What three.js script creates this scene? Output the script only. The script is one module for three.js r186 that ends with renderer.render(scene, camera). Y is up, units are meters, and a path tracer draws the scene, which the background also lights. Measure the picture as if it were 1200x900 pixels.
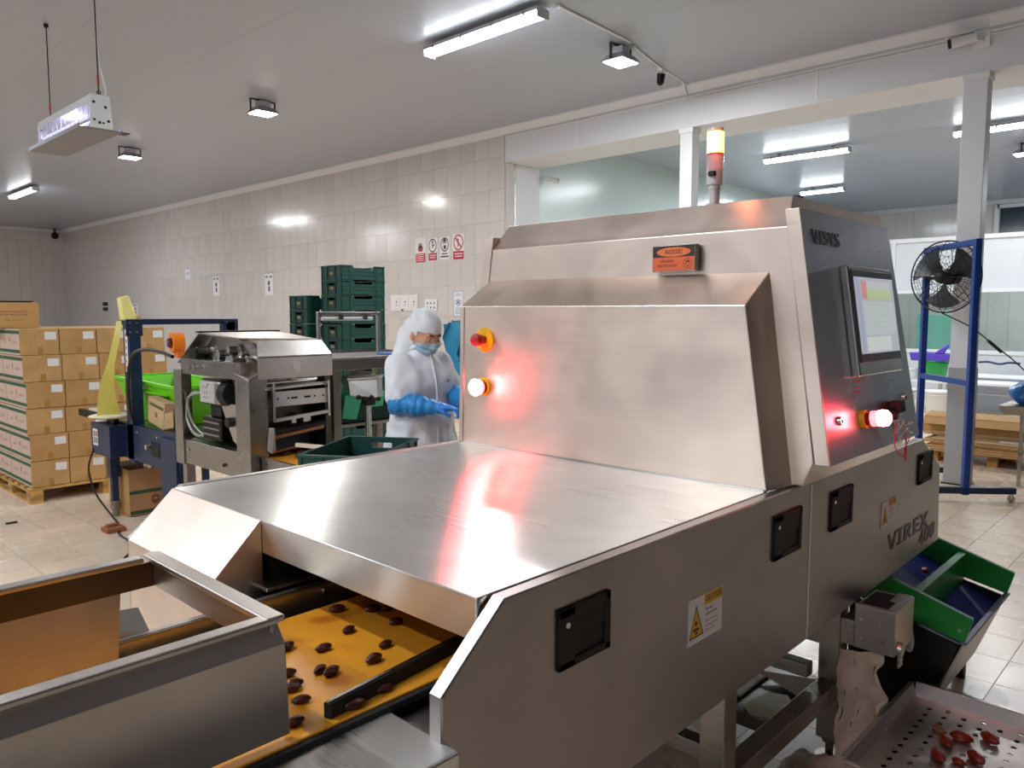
import * as THREE from 'three';
import { mergeGeometries, mergeVertices, toCreasedNormals } from 'three/addons/utils/BufferGeometryUtils.js';
import { RoundedBoxGeometry } from 'three/addons/geometries/RoundedBoxGeometry.js';
import { ConvexGeometry } from 'three/addons/geometries/ConvexGeometry.js';
import { ImprovedNoise } from 'three/addons/math/ImprovedNoise.js';
import { MarchingCubes } from 'three/addons/objects/MarchingCubes.js';
import { TextGeometry } from 'three/addons/geometries/TextGeometry.js';
import { FontLoader } from 'three/addons/loaders/FontLoader.js';
import { RectAreaLightUniformsLib } from 'three/addons/lights/RectAreaLightUniformsLib.js';

// ---------------------------------------------------------------- camera, light levels, exposure
const scene = new THREE.Scene();
scene.background = new THREE.Color(0x0b0c0e);
const camera = new THREE.PerspectiveCamera(52.9, 1200 / 900, 0.05, 80);
camera.position.set(0, 1.62, 0);
camera.rotation.set(THREE.MathUtils.degToRad(-5.13), THREE.MathUtils.degToRad(-46.5), 0, 'YXZ');
camera.updateMatrixWorld(true);
const renderer = new THREE.WebGLRenderer({ antialias: true });
renderer.toneMapping = THREE.LinearToneMapping;
renderer.toneMappingExposure = 1.33;
renderer.shadowMap.enabled = true;
RectAreaLightUniformsLib.init();
const TUBE = 62, FLOOD = 320, GLOW = 20;       // luminous levels of tube fittings, floodlights and their visible faces
const COOL = [0.91, 0.965, 1.03];

// ---------------------------------------------------------------- helpers
const V = (x, y, z) => new THREE.Vector3(x, y, z);
const rng = s => () => { s |= 0; s = s + 0x6D2B79F5 | 0; let t = Math.imul(s ^ s >>> 15, 1 | s); t = t + Math.imul(t ^ t >>> 7, 61 | t) ^ t; return ((t ^ t >>> 14) >>> 0) / 4294967296; };
const R = rng(4711);
const noise = new ImprovedNoise();
const used = {};
function numbered(n) { const k = used[n] = (used[n] ?? -1) + 1; return k ? n + '_' + String(k).padStart(3, '0') : n; }
function boxUV(g) {               // texture coordinates in metres by the dominant direction of each face
  if (g.index) g = g.toNonIndexed();
  const p = g.attributes.position, n = p.count, uv = new Float32Array(n * 2);
  const a = V(), b = V(), c = V(), e = V(), f = V();
  for (let i = 0; i < n; i += 3) {
    a.fromBufferAttribute(p, i); b.fromBufferAttribute(p, i + 1); c.fromBufferAttribute(p, i + 2);
    e.subVectors(b, a).cross(f.subVectors(c, a));
    const ax = Math.abs(e.x), ay = Math.abs(e.y), az = Math.abs(e.z);
    [a, b, c].forEach((q, k) => {
      const [u, v] = ay >= ax && ay >= az ? [q.z, q.x] : ax >= az ? [q.z, q.y] : [q.x, q.y];
      uv[(i + k) * 2] = u; uv[(i + k) * 2 + 1] = v;
    });
  }
  g.setAttribute('uv', new THREE.BufferAttribute(uv, 2));
  for (const k of Object.keys(g.attributes)) if (!['position', 'normal', 'uv'].includes(k)) g.deleteAttribute(k);
  return g;
}
function box(x0, x1, y0, y1, z0, z1, r = 0) {
  const w = x1 - x0, h = y1 - y0, d = z1 - z0;
  const g = r ? new RoundedBoxGeometry(w, h, d, 1, Math.min(r, w / 2.01, h / 2.01, d / 2.01)) : new THREE.BoxGeometry(w, h, d);
  g.translate((x0 + x1) / 2, (y0 + y1) / 2, (z0 + z1) / 2);
  return g;
}
function bar(p, q, w, h, r = 0, up = V(0, 1, 0)) {      // square bar from p to q
  const d = q.clone().sub(p), L = d.length();
  const g = r ? new RoundedBoxGeometry(w, h, L, 1, r) : new THREE.BoxGeometry(w, h, L);
  const m = new THREE.Matrix4(); const z = d.clone().normalize();
  let x = up.clone().cross(z); if (x.lengthSq() < 1e-6) x = V(1, 0, 0).cross(z); x.normalize();
  const y = z.clone().cross(x);
  m.makeBasis(x, y, z); m.setPosition(p.clone().add(q).multiplyScalar(.5));
  return g.applyMatrix4(m);
}
function cyl(p, q, r0, r1 = r0, seg = 20, open = false) {
  const d = q.clone().sub(p), L = d.length();
  const g = new THREE.CylinderGeometry(r1, r0, L, seg, 1, open);
  g.applyQuaternion(new THREE.Quaternion().setFromUnitVectors(V(0, 1, 0), d.normalize()));
  g.translate((p.x + q.x) / 2, (p.y + q.y) / 2, (p.z + q.z) / 2);
  return g;
}
function tube(pts, r, seg = 24, rs = 8) { return new THREE.TubeGeometry(new THREE.CatmullRomCurve3(pts.map(p => V(...p))), seg, r, rs, false); }
function prismXY(poly, z0, z1, bev = 0) {               // polygon in the x-y plane swept along z
  const s = new THREE.Shape(poly.map(p => new THREE.Vector2(...p)));
  const g = new THREE.ExtrudeGeometry(s, { depth: z1 - z0 - 2 * bev, bevelEnabled: bev > 0, bevelThickness: bev, bevelSize: bev, bevelOffset: -bev, bevelSegments: 1, steps: 1 });
  g.translate(0, 0, z0 + bev); return g;
}
function prismZY(poly, x0, x1, bev = 0) {               // polygon given as [z, y] swept along x
  const g = prismXY(poly.map(([z, y]) => [-z, y]), x0, x1, bev);
  g.translate(0, 0, -x0); g.rotateY(Math.PI / 2); g.translate(x0, 0, 0); return g;
}
const DIRS = []; for (const x of [-1, 0, 1]) for (const y of [-1, 0, 1]) for (const z of [-1, 0, 1]) if (x || y || z) DIRS.push(V(x, y, z).normalize());
function hull(points, r = 0) {                          // convex solid with softened edges
  const P = [];
  for (const p of points) if (r) for (const d of DIRS) P.push(V(p[0], p[1], p[2]).addScaledVector(d, r)); else P.push(V(...p));
  return new ConvexGeometry(P);
}
function lathe(prof, seg = 28) { return new THREE.LatheGeometry(prof.map(p => new THREE.Vector2(...p)), seg); }
function merge(gs) {
  if (!Array.isArray(gs)) gs = [gs];
  gs = gs.map(boxUV);
  return gs.length === 1 ? gs[0] : mergeGeometries(gs);
}
const shade = o => { o.castShadow = true; o.receiveShadow = true; return o; };
function thing(name, label, category, [x, y, z] = [0, 0, 0], group) {   // group at the base of a thing; its parts are given in world coordinates
  const o = new THREE.Group(); o.name = numbered(name); o.position.set(x, y, z); o.off = V(x, y, z); scene.add(o);
  o.userData = { label, category }; if (group) o.userData.group = group;
  return o;
}
function part(name, gs, mat, parent, label, stuff) {
  const g = merge(gs);
  const off = parent.off ?? V(0, 0, 0); g.translate(-off.x, -off.y, -off.z);
  const m = shade(new THREE.Mesh(g, mat)); m.name = name; m.off = off; parent.add(m);
  if (label) m.userData.label = label;
  if (stuff) m.userData.kind = 'stuff';
  return m;
}
function face(name, w, h, t, mat, parent, M4, label) {    // thin printed plate, print filling its +z face
  const g = new THREE.BoxGeometry(w, h, t); g.translate(0, 0, t / 2); g.applyMatrix4(M4);
  const off = parent.off ?? V(0, 0, 0); g.translate(-off.x, -off.y, -off.z);
  const m = shade(new THREE.Mesh(g, mat)); m.name = name; m.off = off; parent.add(m); if (label) m.userData.label = label; return m;
}
function solo(name, gs, mat, label, category, group, kind) {            // a thing of one mesh, based at its lowest point
  const g = merge(gs); g.computeBoundingBox(); const b = g.boundingBox;
  const c = V((b.min.x + b.max.x) / 2, b.min.y, (b.min.z + b.max.z) / 2); g.translate(-c.x, -c.y, -c.z);
  const m = shade(new THREE.Mesh(g, mat)); m.name = numbered(name); m.position.copy(c); m.off = c.clone(); scene.add(m);
  m.userData = { label, category }; if (group) m.userData.group = group; if (kind) m.userData.kind = kind;
  return m;
}
function struct(name, gs, mat, label) {
  const m = shade(new THREE.Mesh(merge(gs), mat)); m.name = numbered(name); m.userData = { kind: 'structure' }; if (label) m.userData.label = label; scene.add(m); return m;
}
function copy(root, pos, rotY, label, group) {
  const c = root.clone(); c.name = numbered(root.name.replace(/_\d+$/, '')); c.position.set(...pos); c.rotation.y = rotY; scene.add(c);
  c.userData = { ...root.userData }; if (label) c.userData.label = label; if (group) c.userData.group = group; return c;
}
const M4 = (pos, rx = 0, ry = 0, rz = 0) => new THREE.Matrix4().makeRotationFromEuler(new THREE.Euler(rx, ry, rz, 'YXZ')).setPosition(...pos);
const faceMX = -Math.PI / 2;       // turns a printed +z face towards -x

// ---------------------------------------------------------------- textures
function data(w, h, f, srgb, rep = 1) {
  const a = new Uint8Array(w * h * 4);
  for (let j = 0; j < h; j++) for (let i = 0; i < w; i++) { const c = f(i / w, j / h, i, j); for (let k = 0; k < 3; k++) a[(j * w + i) * 4 + k] = Math.max(0, Math.min(255, c[k] * 255)); a[(j * w + i) * 4 + 3] = 255; }
  const t = new THREE.DataTexture(a, w, h); t.wrapS = t.wrapT = THREE.RepeatWrapping; t.magFilter = THREE.LinearFilter; t.minFilter = THREE.LinearMipmapLinearFilter; t.generateMipmaps = true;
  if (srgb) t.colorSpace = THREE.SRGBColorSpace; t.repeat.set(rep, rep); t.needsUpdate = true; return t;
}
function tn(u, v, f, s = 0) {   // tileable noise, -1..1
  const a = u * Math.PI * 2, b = v * Math.PI * 2, r = f / (Math.PI * 2);
  return noise.noise(Math.cos(a) * r + 7.3 + s, Math.sin(a) * r + Math.cos(b) * r * 1.001 + 3.1, Math.sin(b) * r + s * 1.7);
}
const rows = Array.from({ length: 512 }, () => R());
const rows2 = Array.from({ length: 512 }, () => R());
const steelRough = data(512, 512, (u, v, i, j) => {
  const s = (rows[j] - .5) * .09 + (rows2[(j * 3 + (i >> 6)) % 512] - .5) * .03;
  const sm = tn(u, v, 5, 1) * .16 + tn(u, v, 14, 2) * .10;
  const g = .78 + s + sm; return [g, g, g];
}, false);
const deckRough = data(512, 512, (u, v, i, j) => { const g = .8 + (rows[j] - .5) * .06 + tn(u, v, 4, 1) * .07; return [g, g, g]; }, false);
const steelTone = data(512, 512, (u, v, i, j) => {
  const s = (rows[j] - .5) * .02 + tn(u, v, 4, 3) * .05 + tn(u, v, 11, 5) * .03; let g = .95 + s;
  const sp = tn(u, v, 60, 9); 
  return [g, g * .995, g * .985];
}, true);
function steel(color, rough, o = {}) {
  const p = { color, metalness: 1, roughness: rough, roughnessMap: steelRough, map: steelTone };
  if (o.rm) p.roughnessMap = o.rm;
  if (o.aniso) { p.anisotropy = o.aniso; p.anisotropyRotation = o.rot ?? 0; }
  return new THREE.MeshPhysicalMaterial(p);
}
const plain = (color, rough = .6, metal = 0, o = {}) => new THREE.MeshPhysicalMaterial({ color, roughness: rough, metalness: metal, ...o });
const cardTone = data(256, 256, (u, v, i, j) => { const g = .93 + tn(u, v, 9, 2) * .06 + (R() - .5) * .05 + Math.sin(i * .8) * .008; return [g, g * .995, g * .98]; }, true);
const tileTone = data(256, 256, (u, v) => { const g = .96 + tn(u, v, 3, 4) * .025 + tn(u, v, 18, 6) * .015 + (R() - .5) * .015; return [g, g * .992, g * .975]; }, true);
const floorRough = data(256, 256, (u, v) => { const g = .72 + tn(u, v, 5, 8) * .3 + tn(u, v, 19, 2) * .1; return [g, g, g]; }, false);
const woodTone = data(256, 256, (u, v) => { const g = .85 + .12 * Math.sin((v * 9 + tn(u, v, 3, 1) * 1.2) * 6.28) + tn(u, v, 20, 3) * .08; return [g, g * .96, g * .88]; }, true);
const plasticRough = data(128, 128, (u, v) => { const g = .85 + tn(u, v, 7, 1) * .2 + (R() - .5) * .08; return [g, g, g]; }, false);
const beltTone = data(512, 512, (u, v) => { const g = .9 + tn(u, v, 4, 2) * .12 + (R() - .5) * .03; const s = tn(u, v, 9, 12); const d = s > .35 ? (s - .35) * 1.1 : 0; return [g - d * .5, g - d * .9, g - d]; }, true);
const clothBump = data(256, 256, (u, v, i, j) => { const g = .5 + tn(u, v, 6, 3) * .4 + ((i + j) % 4 < 2 ? .05 : 0); return [g, g, g]; }, false);
function canvasTex(w, h, draw) {
  const c = document.createElement('canvas'); c.width = w; c.height = h; draw(c.getContext('2d'), w, h);
  const t = new THREE.CanvasTexture(c); t.colorSpace = THREE.SRGBColorSpace; t.anisotropy = 8; return t;
}
const print = (w, h, draw, rough = .5) => new THREE.MeshPhysicalMaterial({ map: canvasTex(w, h, draw), roughness: rough });
const fonts = new FontLoader();
const bold = await fonts.loadAsync('fonts/droid/droid_sans_bold.typeface.json');

// ---------------------------------------------------------------- materials
const M = {
  hood: steel(0xf0ded2, .48, { aniso: .5, rot: Math.PI / 2 }), deck: steel(0xf6f6f5, .36, { aniso: .93, rot: Math.PI / 2, rm: deckRough }), side: steel(0xb2adac, .44, { rm: deckRough }), cabinet: steel(0xc2c4cd, .41), frame: steel(0xaaa5a0, .38), bright: steel(0xd8d6d2, .25), dark: steel(0x5c5754, .42), hopper: steel(0xd2cbc6, .46), tray: steel(0xd6cdca, .55),
  black: plain(0x060607, .6), blackgloss: plain(0x08080a, .25), rubber: plain(0x141414, .7), iron: steel(0x3a3836, .5),
  navy: plain(0x1c2c4c, .42, .1), blue: plain(0x1b3f8f, .4, .1), white: plain(0xe9eaec, .5), wallwhite: plain(0xd9dde2, .38), ceiling: plain(0xa9b0bd, .3), trimwhite: plain(0xdcdee3, .45),
  walltile: new THREE.MeshPhysicalMaterial({ color: 0xdedada, roughness: .14, map: tileTone }), walltile2: new THREE.MeshPhysicalMaterial({ color: 0xd9d5d4, roughness: .17, map: tileTone }), grout: plain(0xb4b1b0, .8),
  floortile: [0xefdac4, 0xecd6c0, 0xf1dec9].map(c => new THREE.MeshPhysicalMaterial({ color: c, roughness: .34, roughnessMap: floorRough, map: tileTone })), floorgrout: plain(0x75695f, .8),
  card: new THREE.MeshPhysicalMaterial({ color: 0xd3a66c, roughness: .75, map: cardTone }), card2: new THREE.MeshPhysicalMaterial({ color: 0xcb9c62, roughness: .78, map: cardTone }), cardpale: new THREE.MeshPhysicalMaterial({ color: 0xcfae82, roughness: .8, map: cardTone }),
  tape: plain(0xb08246, .35), wood: new THREE.MeshPhysicalMaterial({ color: 0xd9ac66, roughness: .65, map: woodTone }),
  crate: new THREE.MeshPhysicalMaterial({ color: 0x14443c, roughness: .5, roughnessMap: plasticRough }), lime: new THREE.MeshPhysicalMaterial({ color: 0x74d416, roughness: .42, roughnessMap: plasticRough }), bingreen: new THREE.MeshPhysicalMaterial({ color: 0x1c8a34, roughness: .45, roughnessMap: plasticRough }), binedge: plain(0x6aa684, .5), binblue: plain(0x1b2a86, .6),
  belt: new THREE.MeshPhysicalMaterial({ color: 0xf2a22e, roughness: .3, map: beltTone }),
  date: new THREE.MeshPhysicalMaterial({ color: 0x4a1c10, roughness: .38, map: tileTone }), datered: new THREE.MeshPhysicalMaterial({ color: 0x8a2414, roughness: .3, map: tileTone }),
  red: plain(0xb01218, .35), yellow: plain(0xe8b010, .4), orange: plain(0xf08018, .4), paleyellow: plain(0xf2ea86, .4, 0, { transmission: .55, thickness: 0 }), rollyellow: plain(0xf1e690, .5),
  paper: plain(0xe8e6e4, .8), crumple: plain(0xcdb9a6, .85), cream: plain(0xfbf3d6, .7), mint: plain(0x4fc79a, .45), greybag: plain(0xb9bcb8, .4),
  skin: plain(0xd49c7e, .55, 0, { sheen: .2 }), cloth: new THREE.MeshPhysicalMaterial({ color: 0xeef0f4, roughness: .85, bumpMap: clothBump, bumpScale: .002 }), sleeve: plain(0x2f8fd6, .38, 0, { bumpMap: clothBump, bumpScale: .004 }), glove: plain(0x2b7fe0, .42), mask: plain(0xa9c6da, .8), apron: plain(0x3c9cc4, .35, 0, { bumpMap: clothBump, bumpScale: .006 }),
  glass: plain(0xf2fbf8, .03, 0, { transmission: 1, thickness: 0, ior: 1.45 }), clear: plain(0xe8eef4, .12, 0, { transmission: .7, thickness: 0 }), beaconclear: plain(0xf4d6dc, .15, 0, { transmission: .6, thickness: 0 }),
};
const glow = (r, g, b, k) => new THREE.MeshStandardMaterial({ color: 0xffffff, emissive: new THREE.Color(r, g, b), emissiveIntensity: k, roughness: .4 });
M.tubeglow = glow(...COOL, GLOW); M.floodglow = glow(1, .98, .95, 14); M.redglow = glow(1, .05, .06, 6); M.redcore = glow(1, .45, .45, 9); M.amberglow = glow(1, .36, .07, 3); M.screen = null;

// ---------------------------------------------------------------- the room: floor
const CEIL = 4.3, WX = 8.2, ZEND = -27.5, ZNEAR = 5, XL = -5, XF = 21.2, ZC = -7.93;
{
  const floor = struct('floor', box(XL, XF, -.12, -.004, ZEND, ZNEAR), M.floorgrout);
  const S = .305, ox = 1.70, oz = -1.32, gap = .0032;
  const tg = M.floortile.map(() => merge(box(gap / 2, S - gap / 2, -.012, 0, gap / 2, S - gap / 2)));
  const variants = tg.map((g, k) => { const h = g.clone(); const uv = h.attributes.uv; for (let i = 0; i < uv.count; i++) uv.setXY(i, uv.getX(i) * .8 + k * .37, uv.getY(i) * .8 + k * .21); return h; });
  const blockers = [[.8, 3.72, .64, 1.11, -2.29, -.93], [2.1, 3, 1.1, 1.95, -2.2, -.9], [-.6, .6, .92, 1.13, -1.6, -1.1], [1.9, 3.2, .14, 1.5, -8.3, -7.46], [3.15, 3.85, .1, .58, -1, -.65], [2.4, 3.05, .2, .25, -.82, -.3], [8.15, 8.36, 0, 3.8, -2.05, -1.83]];
  const eye = camera.position, ray = new THREE.Ray(), hit = V(), B = new THREE.Box3();
  const cells = [];
  for (let i = -10; i < 50; i++) for (let j = -86; j < 20; j++) {
    const x = ox + i * S, z = oz + j * S, c = V(x + S / 2, 0, z + S / 2);
    if (x > XF - .4 || (x > 7.9 && z < ZC)) continue;
    const q = c.clone().project(camera), d = c.distanceTo(eye);
    let seen = Math.abs(q.x) < 1.03 && Math.abs(q.y) < 1.03 && q.z < 1;
    if (seen) { ray.set(eye, c.clone().sub(eye).normalize()); for (const b of blockers) { B.min.set(b[0], b[2], b[4]); B.max.set(b[1], b[3], b[5]); if (ray.intersectBox(B, hit) && hit.distanceTo(eye) < d) { seen = false; break; } } }
    cells.push([x, z, d + (seen ? 0 : 1000), Math.floor(R() * 3)]);
  }
  cells.sort((a, b) => a[2] - b[2]);
  cells.slice(0, 290).forEach(([x, z, , k]) => { const m = shade(new THREE.Mesh(variants[k], M.floortile[k])); m.name = 'tile'; m.position.set(x, 0, z); floor.add(m); });
  const rest = cells.slice(290), im = new THREE.InstancedMesh(variants[0], M.floortile[0], rest.length);
  rest.forEach(([x, z], k) => im.setMatrixAt(k, new THREE.Matrix4().makeTranslation(x, 0, z)));
  im.name = 'tile_field'; im.userData.kind = 'stuff'; shade(im); floor.add(im);
}
// tiled walls
function tiledWall(name, slab, rowsOf, place, limit, mats) {
  const wall = struct(name, slab, M.grout);
  const all = rowsOf(); all.sort((a, b) => a.d - b.d);
  const shared = new Map();
  all.slice(0, limit).forEach(t => {
    const key = t.w.toFixed(3) + '_' + t.h.toFixed(3); if (!shared.has(key)) shared.set(key, merge(place(t.w, t.h)));
    const m = shade(new THREE.Mesh(shared.get(key), mats[Math.floor(R() * mats.length)])); m.name = 'tile'; m.position.set(...t.p); m.rotation.set(0, (R() - .5) * .004, (R() - .5) * .004); wall.add(m);
  });
  const rest = all.slice(limit).map(t => place(t.w, t.h).translate(...t.p));
  if (rest.length) part('tile_field', rest, mats[0], wall, null, true);
  return wall;
}
const ROWY = [[0, .225], [.225, .685], [.685, 1.145], [1.145, 1.605], [1.605, 2.065], [2.065, 2.525], [2.525, 2.985], [2.985, 3.445], [3.445, 3.905], [3.905, 4.3]];
tiledWall('wall_right', box(WX + .012, WX + .2, 0, CEIL, ZEND, ZC), () => {
  const o = []; for (let z = ZC, k = 0; z > ZEND; z -= .31, k++) for (const [a, b] of ROWY) { o.push({ w: .31, h: b - a, p: [WX, a, z - .31], d: k + (b < 1.2 ? 40 : 0) }); }
  return o;
}, (w, h) => box(0, .015, .0013, h - .0013, .0013, w - .0013, 0), 280, [M.walltile, M.walltile, M.walltile2]);
tiledWall('wall_back', box(XL, WX + .2, 0, CEIL, ZEND - .2, ZEND), () => {
  const o = []; for (let x = WX - .31; x > 3; x -= .31) for (const [a, b] of ROWY) o.push({ w: .31, h: b - a, p: [x, a, ZEND], d: 1 }); return o;
}, (w, h) => box(.002, w - .002, .002, h - .002, 0, .012), 0, [M.walltile2]);
struct('wall_left', box(XL - .2, XL, 0, CEIL, ZEND, ZNEAR), M.wallwhite);
struct('wall_near', box(XL - .2, XF + .2, 0, CEIL, ZNEAR, ZNEAR + .2), plain(0x4c525e, .5));
// end of the tiled wall and the pale side wall of the next room
{
  const w = struct('wall_side', box(8.42, XF, 0, CEIL, ZC - .2, ZC), plain(0xc6d8d6, .22));
  part('steel_channel', box(8.395, 8.425, 0, 3.82, ZC - .02, ZC + .012, .004), M.bright, w);
  part('corner_panel', box(8.43, 8.95, 0, 3.82, ZC, ZC + .012, .003), M.wallwhite, w);
  for (let k = 0; k < 4; k++) part('reveal_tile', box(WX + .016, 8.39, k === 3 ? 2.99 : 1.61 + k * .46 + .002, k === 3 ? 3.82 : 2.07 + k * .46 - .002, ZC, ZC + .01), M.walltile, w);
  const f = struct('wall_far', box(XF, XF + .2, 0, CEIL, ZC, ZNEAR), plain(0xd8d6d4, .2));
  part('tile_field', Array.from({ length: 9 * 30 }, (_, i) => { const z = ZC + (i / 9 | 0) * .43, y = (i % 9) * .48; return box(XF - .012, XF, y + .003, Math.min(y + .477, CEIL), z + .003, z + .427); }), M.walltile, f, null, true);
}
// ceiling of long insulated panels with fine joints
{
  const c = struct('ceiling', box(XL, XF, CEIL + .01, CEIL + .15, ZEND, ZNEAR), M.grout);
  for (let k = -7; k < 5; k++) { const x0 = Math.max(XL, 2.655 + k * 1.15), x1 = Math.min(8.2, 2.655 + (k + 1) * 1.15); if (x1 - x0 > .1) part('ceiling_panel', box(x0 + .0008, x1 - .0008, CEIL, CEIL + .03, ZEND, ZNEAR), M.ceiling, c); }
  for (let k = 0; k < 11; k++) part('ceiling_panel', box(8.95 + k * 1.15 + .002, Math.min(XF, 8.95 + (k + 1) * 1.15 - .002), CEIL, CEIL + .03, ZC, ZNEAR), M.ceiling, c);
}
const cove = (x, z0, z1) => prismXY([[x, CEIL - .1], [x - .015, CEIL - .1], [x - .05, CEIL - .06], [x - .085, CEIL - .02], [x - .085, CEIL], [x, CEIL]], z0, z1);
struct('trim_1', cove(WX, ZEND, ZNEAR), M.trimwhite);
struct('trim_2', box(XL, WX - .09, CEIL - .09, CEIL, ZEND + .012, ZEND + .06, .012), M.trimwhite);
struct('trim_3', [box(XF - .07, XF - .012, CEIL - .1, CEIL, ZC, ZNEAR, .012)], M.trimwhite);
// header beam over the wide opening and its posts
{
  const b = struct('beam', box(WX, 8.95, 3.82, CEIL, ZC + .013, ZNEAR), M.trimwhite);
  part('edge_flashing', box(WX - .006, WX + .03, 3.815, 3.85, ZC + .013, ZNEAR, .003), M.trimwhite, b);
  for (const z of [-6.6, -3.4, -.2]) part('panel_joint', box(WX - .004, WX, 3.85, 4.19, z - .012, z + .012, .001), M.white, b);
}
function post(name, x, z, w, d, sheath) {
  const p = struct(name, box(x, x + w, 0, 3.82, z - d, z, .006), M.trimwhite);
  part('post_head', box(x - .012, x + w + .012, 3.76, 3.818, z - d - .012, z + .012, .004), M.white, p);
  if (sheath) { part('metal_sheath', box(x - .006, x + w + .006, .01, 1.12, z - d - .006, z + .006, .004), plain(0xa7a9ab, .45, .3), p); part('post_base', box(x - .02, x + w + .02, 0, .012, z - d - .02, z + .02), M.iron, p); }
}
post('column', 8.2, -4.86, .16, .165);
post('column', 8.19, -1.83, .17, .2, true);

// glazed partition of the next room
{
  const X = 16, p = struct('partition', [box(X, X + .06, 0, .9, ZC, ZNEAR)], M.wallwhite);
  part('rail', box(X - .02, X + .08, .9, .97, ZC, ZNEAR, .006), M.white, p);
  part('rail', box(X - .02, X + .08, 2.02, 2.08, ZC, ZNEAR, .006), M.white, p);
  part('rail', box(X - .03, X + .09, 2.98, 3.06, ZC, ZNEAR, .008), M.white, p);
  const zs = []; for (let z = ZC + .35; z < ZNEAR; z += 1.28) zs.push(z);
  zs.forEach((z, i) => {
    part('mullion', box(X - .025, X + .085, .97, 2.98, z - .035, z + .035, .006), M.white, p);
    const e = Math.min(z + 1.28, ZNEAR);
    part('pane', box(X + .025, X + .031, .97, 2.02, z + .035, e - .035), M.glass, p);
    part('upper_panel', box(X + .015, X + .05, 2.08, 2.98, z + .035, e - .035), M.wallwhite, p);
  });
}
// high window in the far wall
{
  const w = struct('window_1', [box(XF - .05, XF, 2.9, 3.0, -4.4, 2), box(XF - .05, XF, 4.1, 4.18, -4.4, 2), box(XF - .05, XF, 2.9, 4.18, -4.45, -4.36), box(XF - .05, XF, 2.9, 4.18, 1.96, 2.05)], M.white);
  for (let k = 0; k < 4; k++) part('pane', box(XF - .03, XF - .02, 3.0, 4.1, -4.36 + k * 1.58 + .02, -4.36 + (k + 1) * 1.58 - .02), plain(0x16323a, .12), w);
}

// ---------------------------------------------------------------- lamps
function rect(x, y, z, w, d, I, col = COOL) {
  const L = new THREE.RectAreaLight(new THREE.Color(...col), I, w, d); L.position.set(x, y, z); L.lookAt(x, y - 1, z); scene.add(L); return L;
}
function fluor(x, z0, z1, label, group, k = 1) {
  const zc = (z0 + z1) / 2, t = thing('tube_light', label, 'ceiling light', [x, 4.2, zc], group);
  part('housing', [box(x - .08, x + .08, 4.222, 4.262, z0, z1, .012)], plain(0xb9bcc0, .5), t);
  for (const z of [z0 + .25, z1 - .25]) part('bracket', box(x - .02, x + .02, 4.26, 4.3, z - .03, z + .03), M.frame, t);
  const n = 10, prof = []; for (let i = 0; i <= n; i++) { const a = Math.PI * (1 + i / n); prof.push([x + Math.cos(a) * .075, 4.228 + Math.sin(a) * .06]); }
  part('diffuser', prismXY(prof, z0 + .012, z1 - .012, 0), M.tubeglow, t);
  for (const z of [z0, z1]) part('end_cap', box(x - .078, x + .078, 4.165, 4.25, z - .008, z + .012, .01), plain(0xc4c7cb, .5), t);
  for (let i = 0; i < 4; i++) { const z = z0 + .15 + i * (z1 - z0 - .3) / 3; for (const s of [-1, 1]) part('clip', box(x + s * .081 - .004, x + s * .081 + .004, 4.2, 4.25, z - .012, z + .012), M.frame, t); }
  rect(x, 4.163, zc, .14, z1 - z0, TUBE * k);
}
function flood(x, z, label, group, k = 1) {
  const t = thing('flood_light', label, 'floodlight', [x, 4.12, z], group);
  part('lamp_body', [hull([[x - .11, 4.2, z - .09], [x + .11, 4.2, z - .09], [x - .11, 4.2, z + .09], [x + .11, 4.2, z + .09], [x - .15, 4.145, z - .13], [x + .15, 4.145, z - .13], [x - .15, 4.145, z + .13], [x + .15, 4.145, z + .13]], .004)], plain(0x8d9096, .5), t);
  part('driver_box', box(x - .07, x + .07, 4.205, 4.285, z - .07, z + .07, .01), plain(0xb9bcc2, .5), t);
  for (const s of [-1, 1]) part('yoke_arm', [box(x + s * .165 - .004, x + s * .165 + .004, 4.14, 4.296, z - .015, z + .015)], M.iron, t);
  part('yoke_bar', box(x - .169, x + .169, 4.29, 4.3, z - .015, z + .015), M.iron, t);
  part('glass_front', box(x - .135, x + .135, 4.132, 4.146, z - .115, z + .115, .004), M.floodglow, t);
  rect(x, 4.125, z, .25, .2, FLOOD * k, [1, .98, .95]);
}
fluor(5.2, -6.07, -4.57, 'long tube ceiling light over the sorting machine, nearest the camera');
fluor(5.0, -20.0, -18.3, 'small distant tube ceiling light at far left');
flood(6.555, -4.72, 'square floodlight on the ceiling beside the long tube light and the dome camera');
flood(5.08, -9.14, 'square floodlight on the ceiling right of the hanging insect trap');
flood(4.987, -13.22, 'small square floodlight on the ceiling behind the hanging insect trap');
for (const [x, z] of [[-.5, -3.0], [-1.6, -7], [-1.6, -12.5], [1.2, -13.5], [-2.6, -1], [1.2, -20], [-1.6, -24]]) fluor(x, z - .75, z + .75, 'tube ceiling light out of the picture over the hall', 'tube lights over the hall', x < 0 ? 1.5 : 1.1);
fluor(12.67, -6.1, -4.7, 'tube ceiling light in the next room, left of the near column', null, 1.5);
fluor(12.67, -3.23, -1.75, 'tube ceiling light in the next room, cut by the near column', null, 1.5);
fluor(18.6, -1.2, .2, 'tube ceiling light behind the glazed partition out of the picture', null, 6);
fluor(16.5, -7.1, -6.2, 'short tube ceiling light in the next room just above the sorter roof', null, 1.5);
flood(14.6, -2.72, 'small floodlight on the next room ceiling right of the near column', null, .5);

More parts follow.
